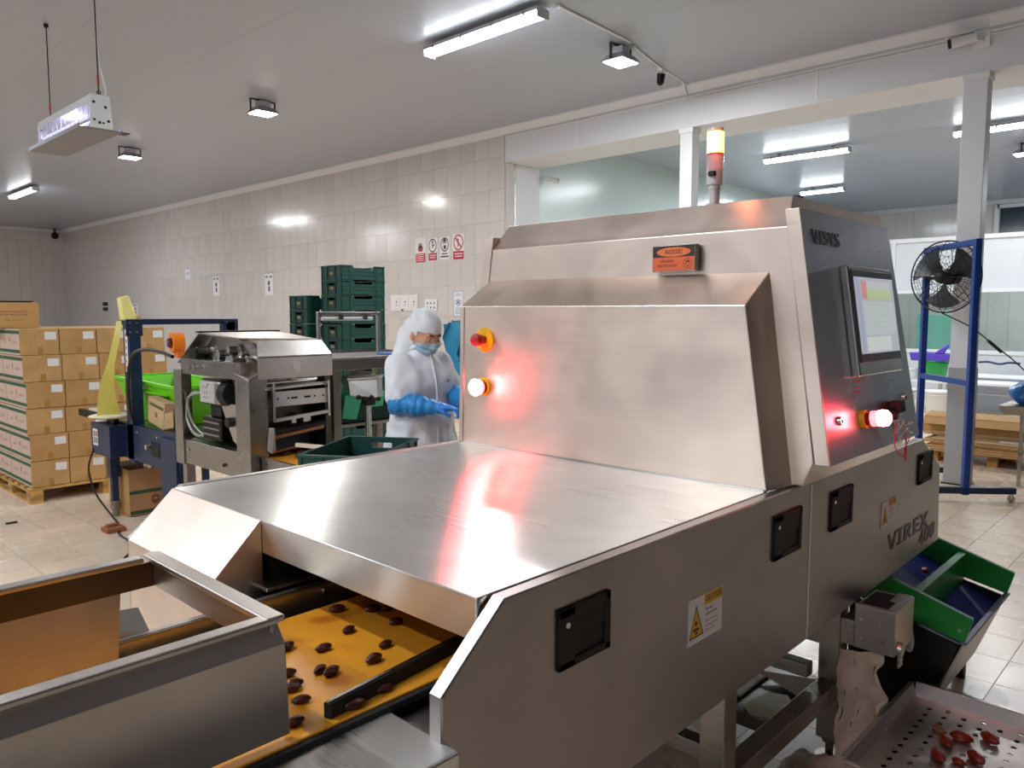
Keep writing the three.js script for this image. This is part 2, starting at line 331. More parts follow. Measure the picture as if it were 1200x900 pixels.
// ---------------------------------------------------------------- the optical sorting machine
const stickerDraw = (g, w, h) => {
  g.fillStyle = '#efeeee'; g.fillRect(0, 0, w, h); g.strokeStyle = '#777'; g.lineWidth = 4; g.strokeRect(3, 3, w - 6, h - 6);
  g.fillStyle = '#e9b415'; g.fillRect(w * .46, 8, w * .54 - 8, h * .24); g.fillStyle = '#2a1d05'; g.font = 'bold ' + h * .17 + 'px sans-serif'; g.textAlign = 'center'; g.fillText('CAUTION', w * .73, h * .21, w * .48);
  g.beginPath(); g.moveTo(w * .23, h * .2); g.lineTo(w * .43, h * .84); g.lineTo(w * .06, h * .84); g.closePath(); g.fillStyle = '#e8ae10'; g.fill(); g.lineWidth = 7; g.strokeStyle = '#3a2a08'; g.stroke();
  g.fillStyle = '#3a2a08'; g.fillRect(w * .16, h * .66, w * .15, h * .06); g.beginPath(); g.arc(w * .23, h * .56, w * .035, 0, 7); g.fill(); g.fillRect(w * .2, h * .74, w * .08, h * .04);
  g.fillStyle = '#3b3b42'; g.textAlign = 'left'; g.font = 'bold ' + h * .09 + 'px sans-serif';
  g.fillText('Do not', w * .5, h * .4); g.fillText('open cover', w * .5, h * .5); g.font = h * .07 + 'px sans-serif'; ['while machine is', 'running, moving', 'parts inside'].forEach((s, i) => g.fillText(s, w * .5, h * (.64 + i * .1), w * .46));
};
const MC = thing('sorting_machine', 'large stainless steel optical sorting machine with sloped hood, red lamps and touch screen', 'machine', [2.25, 0, -1.6]);
{
  const zn = -.93, zf = -2.29;
  part('deck_cover', [box(.93, 2.09, 1.103, 1.1145, zf + .037, zn - .04, .003), box(.93, .95, 1.03, 1.11, -1.738, zn - .04, .004), box(.95, .975, 1.03, 1.036, -1.738, zn - .04)], M.deck, MC);
  const prof1 = [[.81, .615], [.81, .985], [.962, 1.115], [2.3, 1.115], [2.3, .615]], prof2 = [[2.309, .615], [2.309, 1.115], [3.42, 1.115], [3.685, .965], [3.715, .63]];
  for (const [a, b] of [[zn - .034, zn], [zf, zf + .034]]) { part('side_panel', prismXY(prof1, a, b, .0035), M.side, MC); part('side_panel', prismXY(prof2, a, b, .0035), M.side, MC); }
  part('panel_seam', box(2.299, 2.311, .625, 1.108, zn - .03, zn + .001), M.bright, MC);
  part('front_wing', [hull([[.93, 1.111, zf + .038], [.93, 1.111, -1.742], [.803, .985, zf + .038], [.803, .985, -1.742], [.803, .62, zf + .038], [.803, .62, -1.742], [.925, .62, zf + .038], [.925, .62, -1.742]], .003)], M.hood, MC);
  part('chassis', [box(.95, 2.1, .62, .66, zf + .04, zn - .04), box(.95, 2.05, .62, 1.1, -1.78, -1.74), box(2.1, 3.66, .64, .9, zf + .04, zn - .04), box(1.9, 3.4, .9, 1.1, zf + .04, -1.75), box(.96, 2.09, .66, 1.09, zf + .036, zf + .044)], M.dark, MC);
  part('inner_bracket', [box(.9, 1.3, .955, .965, -1.738, -1.665, .003), box(1.06, 1.2, .99, 1.0, -1.738, -1.64, .004), box(.83, 1.02, .93, .94, -1.738, -1.66, .003)], M.bright, MC);
  part('inner_cable', tube([[1.0, 1.09, -1.7], [.99, 1.05, -1.66], [1.04, 1.02, -1.64], [1.12, 1.035, -1.6], [1.2, 1.08, -1.58]], .004), M.black, MC);
  // hood: low front cover, tall housing, side cabinets
  part('front_cover', hull([[2.075, 1.12, -.968], [2.075, 1.645, -1.048], [2.2, 1.752, -1.03], [2.2, 1.12, -.942], [2.075, 1.12, -2.256], [2.075, 1.65, -2.242], [2.2, 1.76, -2.187], [2.2, 1.12, -2.28]], .004), M.hood, MC);
  part('front_cover_edge', [bar(V(2.071, 1.117, -2.235), V(2.071, 1.648, -2.222), .004, .004), bar(V(2.071, 1.117, -2.25), V(2.071, 1.117, -.972), .007, .007)], M.bright, MC);
  const zm = -1.58, mir = z => 2 * zm - z;
  const sect = [[-.912, 1.125], [-.882, 1.195], [-.978, 1.872], [-1.0, 1.94]];
  const body = []; for (const [x, cut] of [[2.19, 0], [3.05, 0]]) for (const [z, y] of sect.slice(0, 3)) body.push([x, y, z], [x, y, mir(z)]);
  body.push([2.265, 1.968, -1.0], [2.265, 1.968, mir(-1.0)], [3.0, 1.968, -1.0], [3.0, 1.968, mir(-1.0)]);
  part('housing', hull(body, .004), M.hood, MC);
  part('roof_flange', [box(2.3, 2.34, 1.972, 1.978, -1.02, -1.0), box(2.21, 2.22, 1.898, 1.903, -1.12, -1.0)], M.dark, MC);
  const zo = y => -.83 - .154 * (y - 1.19);           // leaning outer face of the cabinet
  for (const s of [0, 1]) {
    const f = z => s ? mir(z) : z, P = [];
    for (const [x0, x1, y] of [[2.19, 3.0, 1.192], [2.19, 2.925, 1.922]]) for (const x of [x0, x1]) P.push([x, y, f(zo(y) - .003)], [x, y, f(zo(y) - .039)]);
    const c = part('control_cabinet', hull(P, .003), s ? M.hood : M.cabinet, MC);
    const E = []; for (const [y] of [[1.192], [1.922]]) for (const x of [2.184, 2.19]) E.push([x, y, f(zo(y) - .002)], [x, y, f(zo(y) - .042)]);
    part('cabinet_edge', hull(E, .002), M.hood, MC);
    part('cabinet_gap', hull([[2.25, 1.2, f(zo(1.2) - .04)], [2.98, 1.2, f(zo(1.2) - .04)], [2.25, 1.915, f(zo(1.9) - .04)], [2.91, 1.915, f(zo(1.9) - .04)], [2.25, 1.2, f(zo(1.2) - .06)], [2.98, 1.2, f(zo(1.2) - .06)], [2.25, 1.915, f(zo(1.9) - .05)], [2.91, 1.915, f(zo(1.9) - .05)]]), M.black, MC);
    if (!s) MC.cab = c;
  }
  const lean = -Math.atan(.154), at = (x, y, o = 0) => M4([x, y, zo(y) + o], lean, 0, 0), cab = MC.cab;
  // touch screen
  {
    const px = 2.622, py = 1.6, w = .395, h = .345;
    const fr = part('screen_frame', new RoundedBoxGeometry(w, h, .028, 2, .006).applyMatrix4(at(px, py, .013)), M.bright, cab);
    part('screen_bezel', new RoundedBoxGeometry(w - .022, h - .055, .006, 1, .003).translate(0, .016, 0).applyMatrix4(at(px, py, .028)), plain(0x32353f, .25), fr);
    const sc = canvasTex(512, 420, (g, W, H) => {
      g.fillStyle = '#b9bcc4'; g.fillRect(0, 0, W, H); g.fillStyle = '#a9b0c8'; g.fillRect(0, 0, 50, H); g.fillStyle = '#d7958f'; g.fillRect(70, 20, 70, 100); g.fillStyle = '#bfd09c'; g.fillRect(140, 70, 330, 50); g.fillStyle = '#c9ccca'; g.fillRect(140, 20, 330, 50);
      g.fillStyle = '#c4cccc'; g.fillRect(70, 130, 420, 190); g.fillStyle = '#d4dad9'; g.fillRect(70, 330, 330, 80); g.fillStyle = '#b8bcc0'; for (let i = 0; i < 5; i++) g.fillRect(150, 150 + i * 32, 240, 3);
    });
    M.screen = new THREE.MeshStandardMaterial({ color: 0x202226, emissive: 0xffffff, emissiveMap: sc, emissiveIntensity: .55, roughness: .25 });
    face('screen_display', w - .05, h - .105, .003, M.screen, fr, at(px, py + .018, .031).multiply(new THREE.Matrix4()));
  }
  // raised lettering
  const text = (s, size, sx, m, mat, parent, name) => { const g = new TextGeometry(s, { font: bold, size, depth: .0016, curveSegments: 4 }); g.computeBoundingBox(); g.scale(sx, 1, 1); g.applyMatrix4(m); return part(name, g, mat, parent); };
  const ink = plain(0x24242a, .4);
  text('VISYS', .041, 1.42, at(2.245, 1.828, .0004), ink, cab, 'lettering');
  const sk = new THREE.Matrix4().set(1, .22, 0, 0, 0, 1, 0, 0, 0, 0, 1, 0, 0, 0, 0, 1);
  text('VIREX', .064, 2.05, M4([3.03, .73, zn + .0004]), ink, MC, 'lettering');
  text('400', .066, 1.45, M4([3.42, .665, zn + .0004]).multiply(sk), ink, MC, 'lettering');
  // red signal lamp, key locks, key bunch on the cabinet
  const axis = V(0, Math.sin(-lean), Math.cos(lean));
  const pin = (x, y, o) => V(x, y, zo(y)).addScaledVector(axis, o);
  part('lamp_collar', [cyl(pin(2.468, 1.297, 0), pin(2.468, 1.297, .014), .03, .028, 28)], M.yellow, cab);
  part('lamp_stem', [cyl(pin(2.468, 1.297, .012), pin(2.468, 1.297, .03), .02, .02, 24)], plain(0x5a0a0a, .4), cab);
  part('lamp_rim', [cyl(pin(2.468, 1.297, .03), pin(2.468, 1.297, .05), .024, .024, 24)], M.redglow, cab);
  const lp = part('red_lamp', lathe([[0, 0], [.024, 0], [.026, .012], [.024, .026], [.014, .034], [0, .036]]).rotateX(Math.PI / 2).rotateX(lean).translate(...pin(2.468, 1.297, .05).toArray()), M.redcore, cab);
  const L1 = new THREE.PointLight(new THREE.Color(1, .02, .03), .10); L1.position.copy(pin(2.468, 1.297, .125)); L1.shadow.radius = 1; scene.add(L1);
  for (const [x, y] of [[2.285, 1.31], [2.875, 1.335]]) { part('key_lock', cyl(pin(x, y, 0), pin(x, y, .01), .014, .012, 20), M.bright, cab); part('key_slot', new THREE.BoxGeometry(.003, .012, .003).applyMatrix4(at(x, y, .0105)), M.black, cab); }
  part('warning_text', [0, 1, 2].map(i => new THREE.BoxGeometry(.06, .004, .001).applyMatrix4(at(2.46, 1.415 - i * .017, .0006))), plain(0x7a2a22, .5), cab);
  part('switch_block', [cyl(pin(2.63, 1.292, 0), pin(2.63, 1.292, .05), .016, .014), cyl(pin(2.7, 1.29, 0), pin(2.7, 1.29, .03), .02, .018), new RoundedBoxGeometry(.05, .04, .04, 1, .004).applyMatrix4(at(2.74, 1.315, .02))], M.black, cab);
  for (let i = 0; i < 5; i++) part('key', [new RoundedBoxGeometry(.018, .026, .003, 1, .001).applyMatrix4(at(2.655 + i * .022, 1.262 - (i % 2) * .018, .03 + .005 * i).multiply(M4([0, 0, 0], .3 * i, .5 - .3 * i, .4 * i - .8))), new THREE.BoxGeometry(.007, .034, .002).applyMatrix4(at(2.655 + i * .022, 1.232 - (i % 2) * .018, .03 + .005 * i).multiply(M4([0, 0, 0], .3 * i, .5 - .3 * i, .4 * i - .8)))], M.bright, cab);
  part('key_ring', new THREE.TorusGeometry(.017, .0018, 6, 24).applyMatrix4(at(2.67, 1.278, .045)), M.bright, cab);
  part('key_tag', [new RoundedBoxGeometry(.016, .05, .006, 1, .002).applyMatrix4(M4([2.74, 1.16, zo(1.17) + .03])), tube([[2.7, 1.27, zo(1.27) + .04], [2.73, 1.22, zo(1.22) + .05], [2.74, 1.185, zo(1.18) + .032]], .0015, 12, 5)], plain(0xb05a58, .5), cab);
  part('key_cord', tube([[2.63, 1.28, zo(1.28) + .045], [2.6, 1.2, zo(1.2) + .045], [2.66, 1.165, zo(1.16) + .05], [2.72, 1.22, zo(1.22) + .045]], .0016, 16, 5), plain(0x9a2a2a, .6), cab);
  // emergency stop and red lamp on the front cover
  const XFr = 2.071;
  part('stop_collar', [cyl(V(XFr, 1.525, -2.105), V(XFr - .008, 1.525, -2.105), .047, .046, 36)], M.yellow, MC);
  part('stop_button', lathe([[0, 0], [.016, 0], [.016, .022], [.023, .026], [.0245, .045], [.02, .055], [0, .058]]).rotateZ(Math.PI / 2).translate(XFr - .006, 1.525, -2.105), M.red, MC);
  part('lamp_collar', [cyl(V(XFr, 1.345, -2.11), V(XFr - .012, 1.345, -2.11), .036, .034, 32)], M.yellow, MC);
  part('lamp_stem', [cyl(V(XFr - .01, 1.345, -2.11), V(XFr - .03, 1.345, -2.11), .026, .026, 28)], plain(0x7a0c0c, .4), MC);
  part('lamp_rim', [cyl(V(XFr - .03, 1.345, -2.11), V(XFr - .045, 1.345, -2.11), .03, .03, 28)], M.redglow, MC);
  part('red_lamp', [lathe([[0, 0], [.031, 0], [.033, .006], [.031, .012], [.02, .015], [0, .016]]).rotateZ(Math.PI / 2).translate(XFr - .045, 1.345, -2.11)], M.redcore, MC);
  const L2 = new THREE.PointLight(new THREE.Color(1, .02, .03), .12); L2.position.set(XFr - .12, 1.345, -2.11); L2.shadow.radius = 1; scene.add(L2);
  // orange warning box
  const sg = part('warning_box', box(2.17, 2.193, 1.757, 1.842, -1.418, -1.258, .003).translate(-.012, 0, 0), M.frame, MC);
  face('warning_print', .152, .078, .001, print(512, 264, (g, w, h) => {
    g.fillStyle = '#e2683a'; g.fillRect(0, 0, w, h); g.fillStyle = '#3a2420'; g.fillRect(0, 0, w, h * .46); g.fillStyle = '#ea7a40'; g.beginPath(); g.ellipse(w / 2, h * .25, w * .41, h * .19, 0, 0, 7); g.fill();
    g.fillStyle = '#6b1c10'; g.textAlign = 'center'; g.font = 'bold ' + h * .25 + 'px sans-serif'; g.fillText('NOISE!', w * .5, h * .34, w * .5);
    g.font = 'bold ' + h * .15 + 'px sans-serif'; g.fillText('HEARING', w * .34, h * .67, w * .4); g.fillText('PROTECTION', w * .35, h * .86, w * .6);
    g.strokeStyle = '#6b1c10'; g.lineWidth = 5; g.beginPath(); g.arc(w * .84, h * .73, h * .19, 0, 7); g.stroke(); g.beginPath(); g.arc(w * .84, h * .76, h * .09, 0, 7); g.stroke(); g.fillRect(w * .8, h * .62, w * .09, h * .07);
  }), sg, M4([2.158, 1.8, -1.338], 0, faceMX, 0));
  // signal tower
  const bx = 2.34, bz = -1.3, ring = (y0, y1, r0, r1 = r0) => cyl(V(bx, y0, bz), V(bx, y1, bz), r0, r1, 28);
  const grey = plain(0xc9c3c2, .4, .3), tw = part('signal_tower', [ring(1.968, 1.985, .026), ring(1.985, 2.03, .017), ring(2.03, 2.045, .02), ring(2.045, 2.09, .027)], grey, MC);
  part('tower_cap', ring(2.215, 2.228, .028, .024), grey, tw);
  part('amber_lens', ring(2.145, 2.215, .0275), M.amberglow, tw);
  part('clear_lens', ring(2.09, 2.142, .028), M.beaconclear, tw);
  part('lens_ring', [ring(2.14, 2.146, .0285)], M.red, tw);
  part('buzzer', box(bx - .038, bx - .022, 2.07, 2.086, bz - .005, bz + .018, .002), M.black, tw);
  const L3 = new THREE.PointLight(new THREE.Color(1, .25, .1), .03); L3.position.set(bx - .06, 2.18, bz + .05); scene.add(L3);
  // latches, stickers
  for (const [x0, x1, y0, y1] of [[1.105, 1.272, .928, 1.052], [2.045, 2.228, .925, 1.055], [2.455, 2.64, .925, 1.055], [3.365, 3.55, .93, 1.055]]) {
    const f = zn, h = part('latch_plate', [box(x0, x1, y0, y1, f - .002, f + .003, .003), box(x0, x1, y1 - .02, y1, f, f + .008, .003), box(x0, x1, y0, y0 + .018, f, f + .008, .003), box(x0, x0 + .05, y0, y1, f, f + .008, .003), box(x1 - .02, x1, y0, y1, f, f + .008, .003)], M.black, MC);
    part('latch_paddle', box(x0 + .045, x1 - .016, y1 - .062, y1 - .016, f + .003, f + .006, .001), M.black, h);
    part('latch_key', [cyl(V(x0 + .026, y1 - .035, f + .007), V(x0 + .026, y1 - .035, f + .009), .007, .006, 18)], M.bright, h);
  }
  const st = print(360, 256, stickerDraw);
  face('warning_sticker', .17, .12, .0012, st, MC, M4([1.676, .877, zn + .0004]));
  face('warning_sticker', .165, .1, .0012, st, MC, M4([3.028, .882, zn + .0004]));
  // underframe
  const leg = (x, z) => { const l = part('leg', box(x, x + .075, .09, .64, z - .075, z, .004), M.frame, MC); part('levelling_foot', [cyl(V(x + .037, 0, z - .037), V(x + .037, .016, z - .037), .055, .05, 24), cyl(V(x + .037, .016, z - .037), V(x + .037, .1, z - .037), .014, .014, 14), cyl(V(x + .037, .07, z - .037), V(x + .037, .09, z - .037), .026, .03, 18)], M.frame, l); };
  for (const x of [1.875, 2.715]) for (const z of [-.975, -2.17]) leg(x, z);
  for (const x of [3.5]) leg(x, -2.17);
  leg(1.02, -.975); leg(1.02, -2.17);
  for (const z of [-.98, -2.175]) part('long_rail', box(1.09, 2.72, .25, .315, z - .065, z, .004), M.frame, MC);
  for (const [x, y] of [[1.895, .35], [2.735, .43], [2.62, .34]]) part('cross_rail', box(x, x + .05, y, y + .05, -2.1, -1.05, .004), M.frame, MC);
  part('lower_shelf', [box(2.42, 2.95, .192, .2, -2.1, -1.07), box(2.42, 2.43, .2, .24, -2.1, -1.07)], M.dark, MC);
  part('drain_pipe', [tube([[2.05, .52, -1.3], [2.4, .5, -1.28], [2.72, .49, -1.2]], .03)], M.black, MC);
}

// ---------------------------------------------------------------- infeed belt, hopper, dates on the belt
{
  const t = thing('infeed_conveyor', 'infeed conveyor with an orange belt running under the sorter deck', 'conveyor', [.9, 0, -1.35]);
  part('belt', [box(-.9, 2.02, .912, .919, -1.575, -1.095, .003)], M.belt, t);
  part('belt_edge', box(-.9, 2.02, .9, .914, -1.105, -1.083, .002), M.rubber, t);
  const rl = part('side_rail', [box(-.9, 1.9, .86, .951, -1.64, -1.632), box(-.9, 1.9, .945, .951, -1.66, -1.632, .002)], M.hopper, t);
  for (const x of [.53, .8, 1.04, 1.35]) part('bolt', [cyl(V(x, .932, -1.632), V(x, .932, -1.626), .009, .008, 6)], M.bright, rl);
  part('guide_strip', hull([[.71, .921, -1.124], [.71, .947, -1.124], [.716, .921, -1.112], [.716, .947, -1.112], [1.5, .921, -1.22], [1.5, .945, -1.22], [1.504, .921, -1.21], [1.504, .945, -1.21]], .001), M.rubber, t);
  part('guide_lip', bar(V(.712, .949, -1.118), V(1.5, .947, -1.215), .007, .004), M.bright, t);
  part('motor_cover', [hull([[.1, .9, -1.08], [.815, .9, -1.08], [.815, .9, -.9], [.1, .9, -.9], [.1, .66, -1.08], [.815, .66, -1.08], [.815, .66, -.9], [.1, .66, -.9]], .005)], M.deck, t);
  part('cover_plate', [box(.826, 1.08, .876, .884, -1.08, -.968, .002)], M.side, t);
  part('bed_frame', [box(-.9, 1.9, .78, .9, -1.56, -1.1, .005)], M.dark, t);
  for (const x of [-.8, .3]) for (const z of [-1.54, -1.13]) part('leg', box(x, x + .05, 0, .79, z - .025, z + .025, .003), M.frame, t);
}
{
  const t = thing('feed_hopper', 'open stainless steel feed hopper standing over the orange belt, cut by the left edge', 'hopper', [.1, .922, -1.36]);
  const x0 = -.7, x1 = .632, zf = -1.115, zb = -1.6, top = 1.131;
  part('near_wall', [hull([[x0, 1.118, zf - .018], [x1 - .006, 1.118, zf - .018], [x0, 1.085, zf + .005], [x1 - .004, 1.085, zf + .005], [x0, .93, zf + .006], [x1, .93, zf + .006], [x0, .93, zf - .004], [x1, .93, zf - .004], [x0, 1.118, zf - .022], [x1 - .006, 1.118, zf - .022]], .0015)], M.hopper, t);
  part('far_wall', [hull([[x0, 1.12, zb], [.55, 1.12, zb], [x0, .93, zb + .02], [.53, .93, zb + .02], [x0, 1.12, zb + .004], [.55, 1.12, zb + .004], [x0, .93, zb + .024], [.53, .93, zb + .024]], .001)], M.hopper, t);
  part('end_wall', [box(x1 - .022, x1 - .014, 1.068, 1.118, zb + .004, zf - .006, .002)], M.side, t);
  const rim = (a, b, w) => bar(a, b, w, .012, .004);
  part('rim', [rim(V(x0, 1.125, zf - .011), V(x1 - .01, 1.125, zf - .011), .03), rim(V(x0, 1.125, zb), V(x1 - .04, 1.125, zb), .032), rim(V(x1 - .016, 1.1262, zb - .014), V(x1 - .016, 1.1262, zf + .003), .034)], M.hopper, t);
  part('inner_strip', [box(x0, x1 - .022, 1.068, 1.118, zb + .006, zb + .011), box(x0, x1 - .03, 1.09, 1.118, zf - .02, zf - .014)], M.dark, t);
  for (const x of [-.62, .5]) for (const z of [zb + .01]) part('support', box(x, x + .03, .8, 1.1, z - .055, z - .02, .002), M.frame, t);
  part('chute_plate', hull([[.45, 1.0, -1.71], [.62, .985, -1.71], [.45, .94, -1.645], [.62, .945, -1.645], [.45, .99, -1.71], [.62, .975, -1.71]], .002), M.bright, t);
}
function dateGeo(seed) {
  const g = new THREE.SphereGeometry(1, 18, 12); const p = g.attributes.position;
  for (let i = 0; i < p.count; i++) { const x = p.getX(i), y = p.getY(i), z = p.getZ(i); const a = Math.atan2(y, z); const k = 1 + .10 * Math.sin(a * 5 + x * 2 + seed) + .14 * noise.noise(x * 2.2 + seed, y * 2.2, z * 2.2); p.setXYZ(i, x * (1 + .05 * noise.noise(seed, x * 3, 1)), y * k * (1 - .15 * x * x), z * k * (1 - .15 * x * x)); }
  g.scale(.019, .0085, .0095); g.computeVertexNormals(); return g;
}
const dateShapes = [1.3, 4.1, 7.7].map(dateGeo);
function dateFruit(x, y, z, ry, s, mat, label, group, k) {
  const i = k % 3, m = shade(new THREE.Mesh(dateShapes[i], mat)); m.name = numbered('date_fruit'); m.position.set(x, y + .0075 * s, z); m.rotation.set(0, ry, 0); m.scale.setScalar(s); scene.add(m);
  m.userData = { label, category: 'date' }; if (group) m.userData.group = group; return m;
}
const BD = [[.886, -1.486], [1.01, -1.42]];
{
  const pts = [[.81, -1.42], [1.05, -1.36], [1.09, -1.44], [.96, -1.28], [1.06, -1.46], [1.22, -1.3], [1.12, -1.2], [.9, -1.24], [.86, -1.36], [.745, -1.31], [.72, -1.25], [.71, -1.2], [.735, -1.265], [.80, -1.28], [.81, -1.255], [.84, -1.125], [.765, -1.115], [.66, -1.14], [1.24, -1.44], [1.0, -1.52], [.95, -1.4], [1.4, -1.35], [1.45, -1.5], [1.3, -1.52]];
  pts.forEach(([x, z], i) => dateFruit(x, .919, z, (R() - .5) * .7, 0.92 + R() * .22, M.date, 'dark brown date lying on the orange infeed belt', 'dates on the infeed belt', i));
}

// ---------------------------------------------------------------- beside the outfeed: bin, small box, tray, paper
{
  const t = thing('collection_bin', 'green two-compartment outfeed bin with blue lining beside the perforated tray', 'bin', [3.5, 0, -.85]);
  const xn = 3.15, xf = 3.85, th = .014;
  const side = [[-1.0, .615], [-.66, .503], [-.69, .40], [-.75, .33], [-1.0, .33]];
  const top = [[-1.12, .645], [-.66, .503], [-.685, .41], [-1.12, .50]];
  for (const x of [xn, xf]) { const p = part('side_plate', prismZY(top, x, x + th, .002), M.bingreen, t); part('plate_edge', [bar(V(x + th / 2, .5065, -.662), V(x + th / 2, .6485, -1.12), th + .002, .005)], M.binedge, p); }
  part('divider', [box(xn + th, xf, .35, .552, -.872, -.852, .002)], M.bingreen, t);
  part('divider_cap', box(xn + th, xf, .551, .558, -.878, -.846, .002), M.binedge, t);
  part('lining', [hull([[xn + th, .42, -.85], [xf, .42, -.85], [xn + th, .36, -.725], [xf, .36, -.725], [xn + th, .40, -.85], [xf, .40, -.85], [xn + th, .34, -.74], [xf, .34, -.74]]), hull([[xn + th, .54, -1.1], [xf, .54, -1.1], [xn + th, .46, -.876], [xf, .46, -.876], [xn + th, .52, -1.1], [xf, .52, -1.1], [xn + th, .44, -.876], [xf, .44, -.876]])], M.binblue, t);
  part('front_plate', [hull([[xn, .405, -.686], [xf + th, .405, -.686], [xn, .1, -.80], [xf + th, .1, -.80], [xn, .405, -.69], [xf + th, .405, -.69], [xn, .1, -.804], [xf + th, .1, -.804]], .001)], M.side, t);
  part('front_lip', [bar(V(xn - .004, .408, -.686), V(xf + .018, .408, -.686), .022, .01, .003)], plain(0x6a6c86, .45, .3), t);
  part('hopper_body', [hull([[xn + .004, .49, -1.1], [xn + .004, .40, -.70], [xn + .004, .1, -.81], [xn + .004, .1, -1.1], [xn + .012, .49, -1.1], [xn + .012, .40, -.70], [xn + .012, .1, -.81], [xn + .012, .1, -1.1]]), hull([[xf, .49, -1.1], [xf, .40, -.70], [xf, .1, -.81], [xf, .1, -1.1], [xf + .008, .49, -1.1], [xf + .008, .40, -.70], [xf + .008, .1, -.81], [xf + .008, .1, -1.1]]), box(xn, xf, .09, .11, -1.1, -.81)], M.iron, t);
  for (const x of [xn + .02, xf - .06]) for (const z of [-1.08, -.86]) part('leg', box(x, x + .04, 0, .1, z, z + .04), M.iron, t);
  part('bolt', cyl(V(xn, .455, -.70), V(xn - .006, .455, -.70), .008, .007, 6), M.bright, t);
  dateFruit(3.62, .5, -.95, .4, 1.6, M.datered, 'red-brown date on the blue lining of the green bin', null, 0);
}
{
  const t = thing('outlet_box', 'small open stainless steel box hanging below the sorter panel beside its leg', 'outlet', [2.8, .46, -.86]);
  const x0 = 2.705, x1 = 2.91, z0 = -.925, z1 = -.794, y0 = .468, y1 = .618, k = .006;
  part('wall', [box(x0, x0 + k, y0, y1, z0, z1, .0015)], M.side, t); part('wall', [box(x1 - k, x1, y0, y1, z0, z1, .0015)], M.side, t);
  part('wall', [box(x0 + k, x1 - k, y0, y1, z1 - k, z1, .0015)], M.hood, t); part('wall', [box(x0 + k, x1 - k, y0, y1, z0, z0 + k, .0015)], M.side, t);
  part('rim', [box(x0 + .0, x1, y1, y1 + .004, z1 - .03, z1), box(x0, x0 + .02, y1, y1 + .004, z0, z1 - .03)], M.hopper, t);
  part('cover', box(x0 + .1, x1, y1 + .004, y1 + .008, z1 - .05, z1 - .004, .001), M.hopper, t);
  for (const [y, z] of [[.51, -.9], [.51, -.83], [.575, -.9], [.57, -.84]]) part('bolt', cyl(V(x0, y, z), V(x0 - .006, y, z), .007, .006, 6), M.bright, t);
  part('bracket', [cyl(V(2.76, .48, z1), V(2.76, .48, z1 + .012), .026, .024, 20), box(2.74, 2.78, .42, .48, z1 + .001, z1 + .008, .002)], M.frame, t); part('hanger', box(x0, x1, .47, .56, z0 - .045, z0 - .001), M.frame, t);
  part('pulley', [new THREE.TorusGeometry(.038, .01, 8, 24).rotateY(.5).translate(2.955, .45, -.82), cyl(V(2.91, .47, -.83), V(2.965, .45, -.82), .012)], plain(0xc9c6c2, .4), t);
}
{
  const g = new THREE.PlaneGeometry(1, 1, 14, 30), p = g.attributes.position;
  const crumple = (g, fx) => { const p = g.attributes.position; for (let i = 0; i < p.count; i++) { const [x, y, z] = fx(p.getX(i) + .5, p.getY(i) + .5); p.setXYZ(i, x, y, z); } g.computeVertexNormals(); return g; };
  const sheet = crumple(g, (u, v) => { const n = noise.noise(u * 3, v * 4, 2.2), n2 = noise.noise(u * 8, v * 9, 5); const e = u > .85 ? .03 * Math.sin(v * 21) : 0; return [2.675 + u * .05 + n * .03 + n2 * .015, .02 + v * .44, -.965 + u * (.12 + .05 * (1 - v)) + e * .6 + n2 * .008]; });
  const back = sheet.clone(); back.translate(.002, 0, -.002); const idx = back.index.array; for (let i = 0; i < idx.length; i += 3) { const q = idx[i]; idx[i] = idx[i + 1]; idx[i + 1] = q; }
  solo('paper_wrap', [sheet, back], M.crumple, 'crumpled brownish paper hanging from the sorter leg down to its foot', 'paper');
  const f = crumple(new THREE.PlaneGeometry(1, 1, 12, 12), (u, v) => [2.5 + u * .22, .004 + .06 * Math.abs(noise.noise(u * 3, v * 3, 8)) + .03 * u * v, -1.12 + v * .2]);
  const fb = f.clone(); fb.translate(0, -.002, 0); const ix = fb.index.array; for (let i = 0; i < ix.length; i += 3) { const q = ix[i]; ix[i] = ix[i + 1]; ix[i + 1] = q; }
  solo('paper_scrap', [f, fb], M.crumple, 'pale paper scrap on the floor under the sorter beside its levelling foot', 'paper');
  solo('foam_sheet', [prismXY([[0, 0], [.14, -.02], [.2, .03], [.17, .1], [.03, .12], [-.03, .06]], 0, .012, .002).rotateX(-Math.PI / 2).translate(2.5, .202, -1.12)], M.cream, 'cream foam piece on the underframe shelf, with rounded corners', 'foam');
  solo('foam_sheet', [prismXY([[0, 0], [.25, 0], [.25, .14], [.16, .14], [.16, .1], [0, .12]], 0, .012, .002).rotateX(-Math.PI / 2).translate(2.58, .202, -1.28)], M.cream, 'larger cream foam piece with a notch on the underframe shelf', 'foam');
  solo('paper_sheet', [prismXY([[0, 0], [.2, .0], [.06, .22]], 0, .002).rotateX(-Math.PI / 2 + .1).translate(2.72, .206, -1.1)], M.crumple, 'pointed white paper sheet on the underframe shelf', 'paper');
}
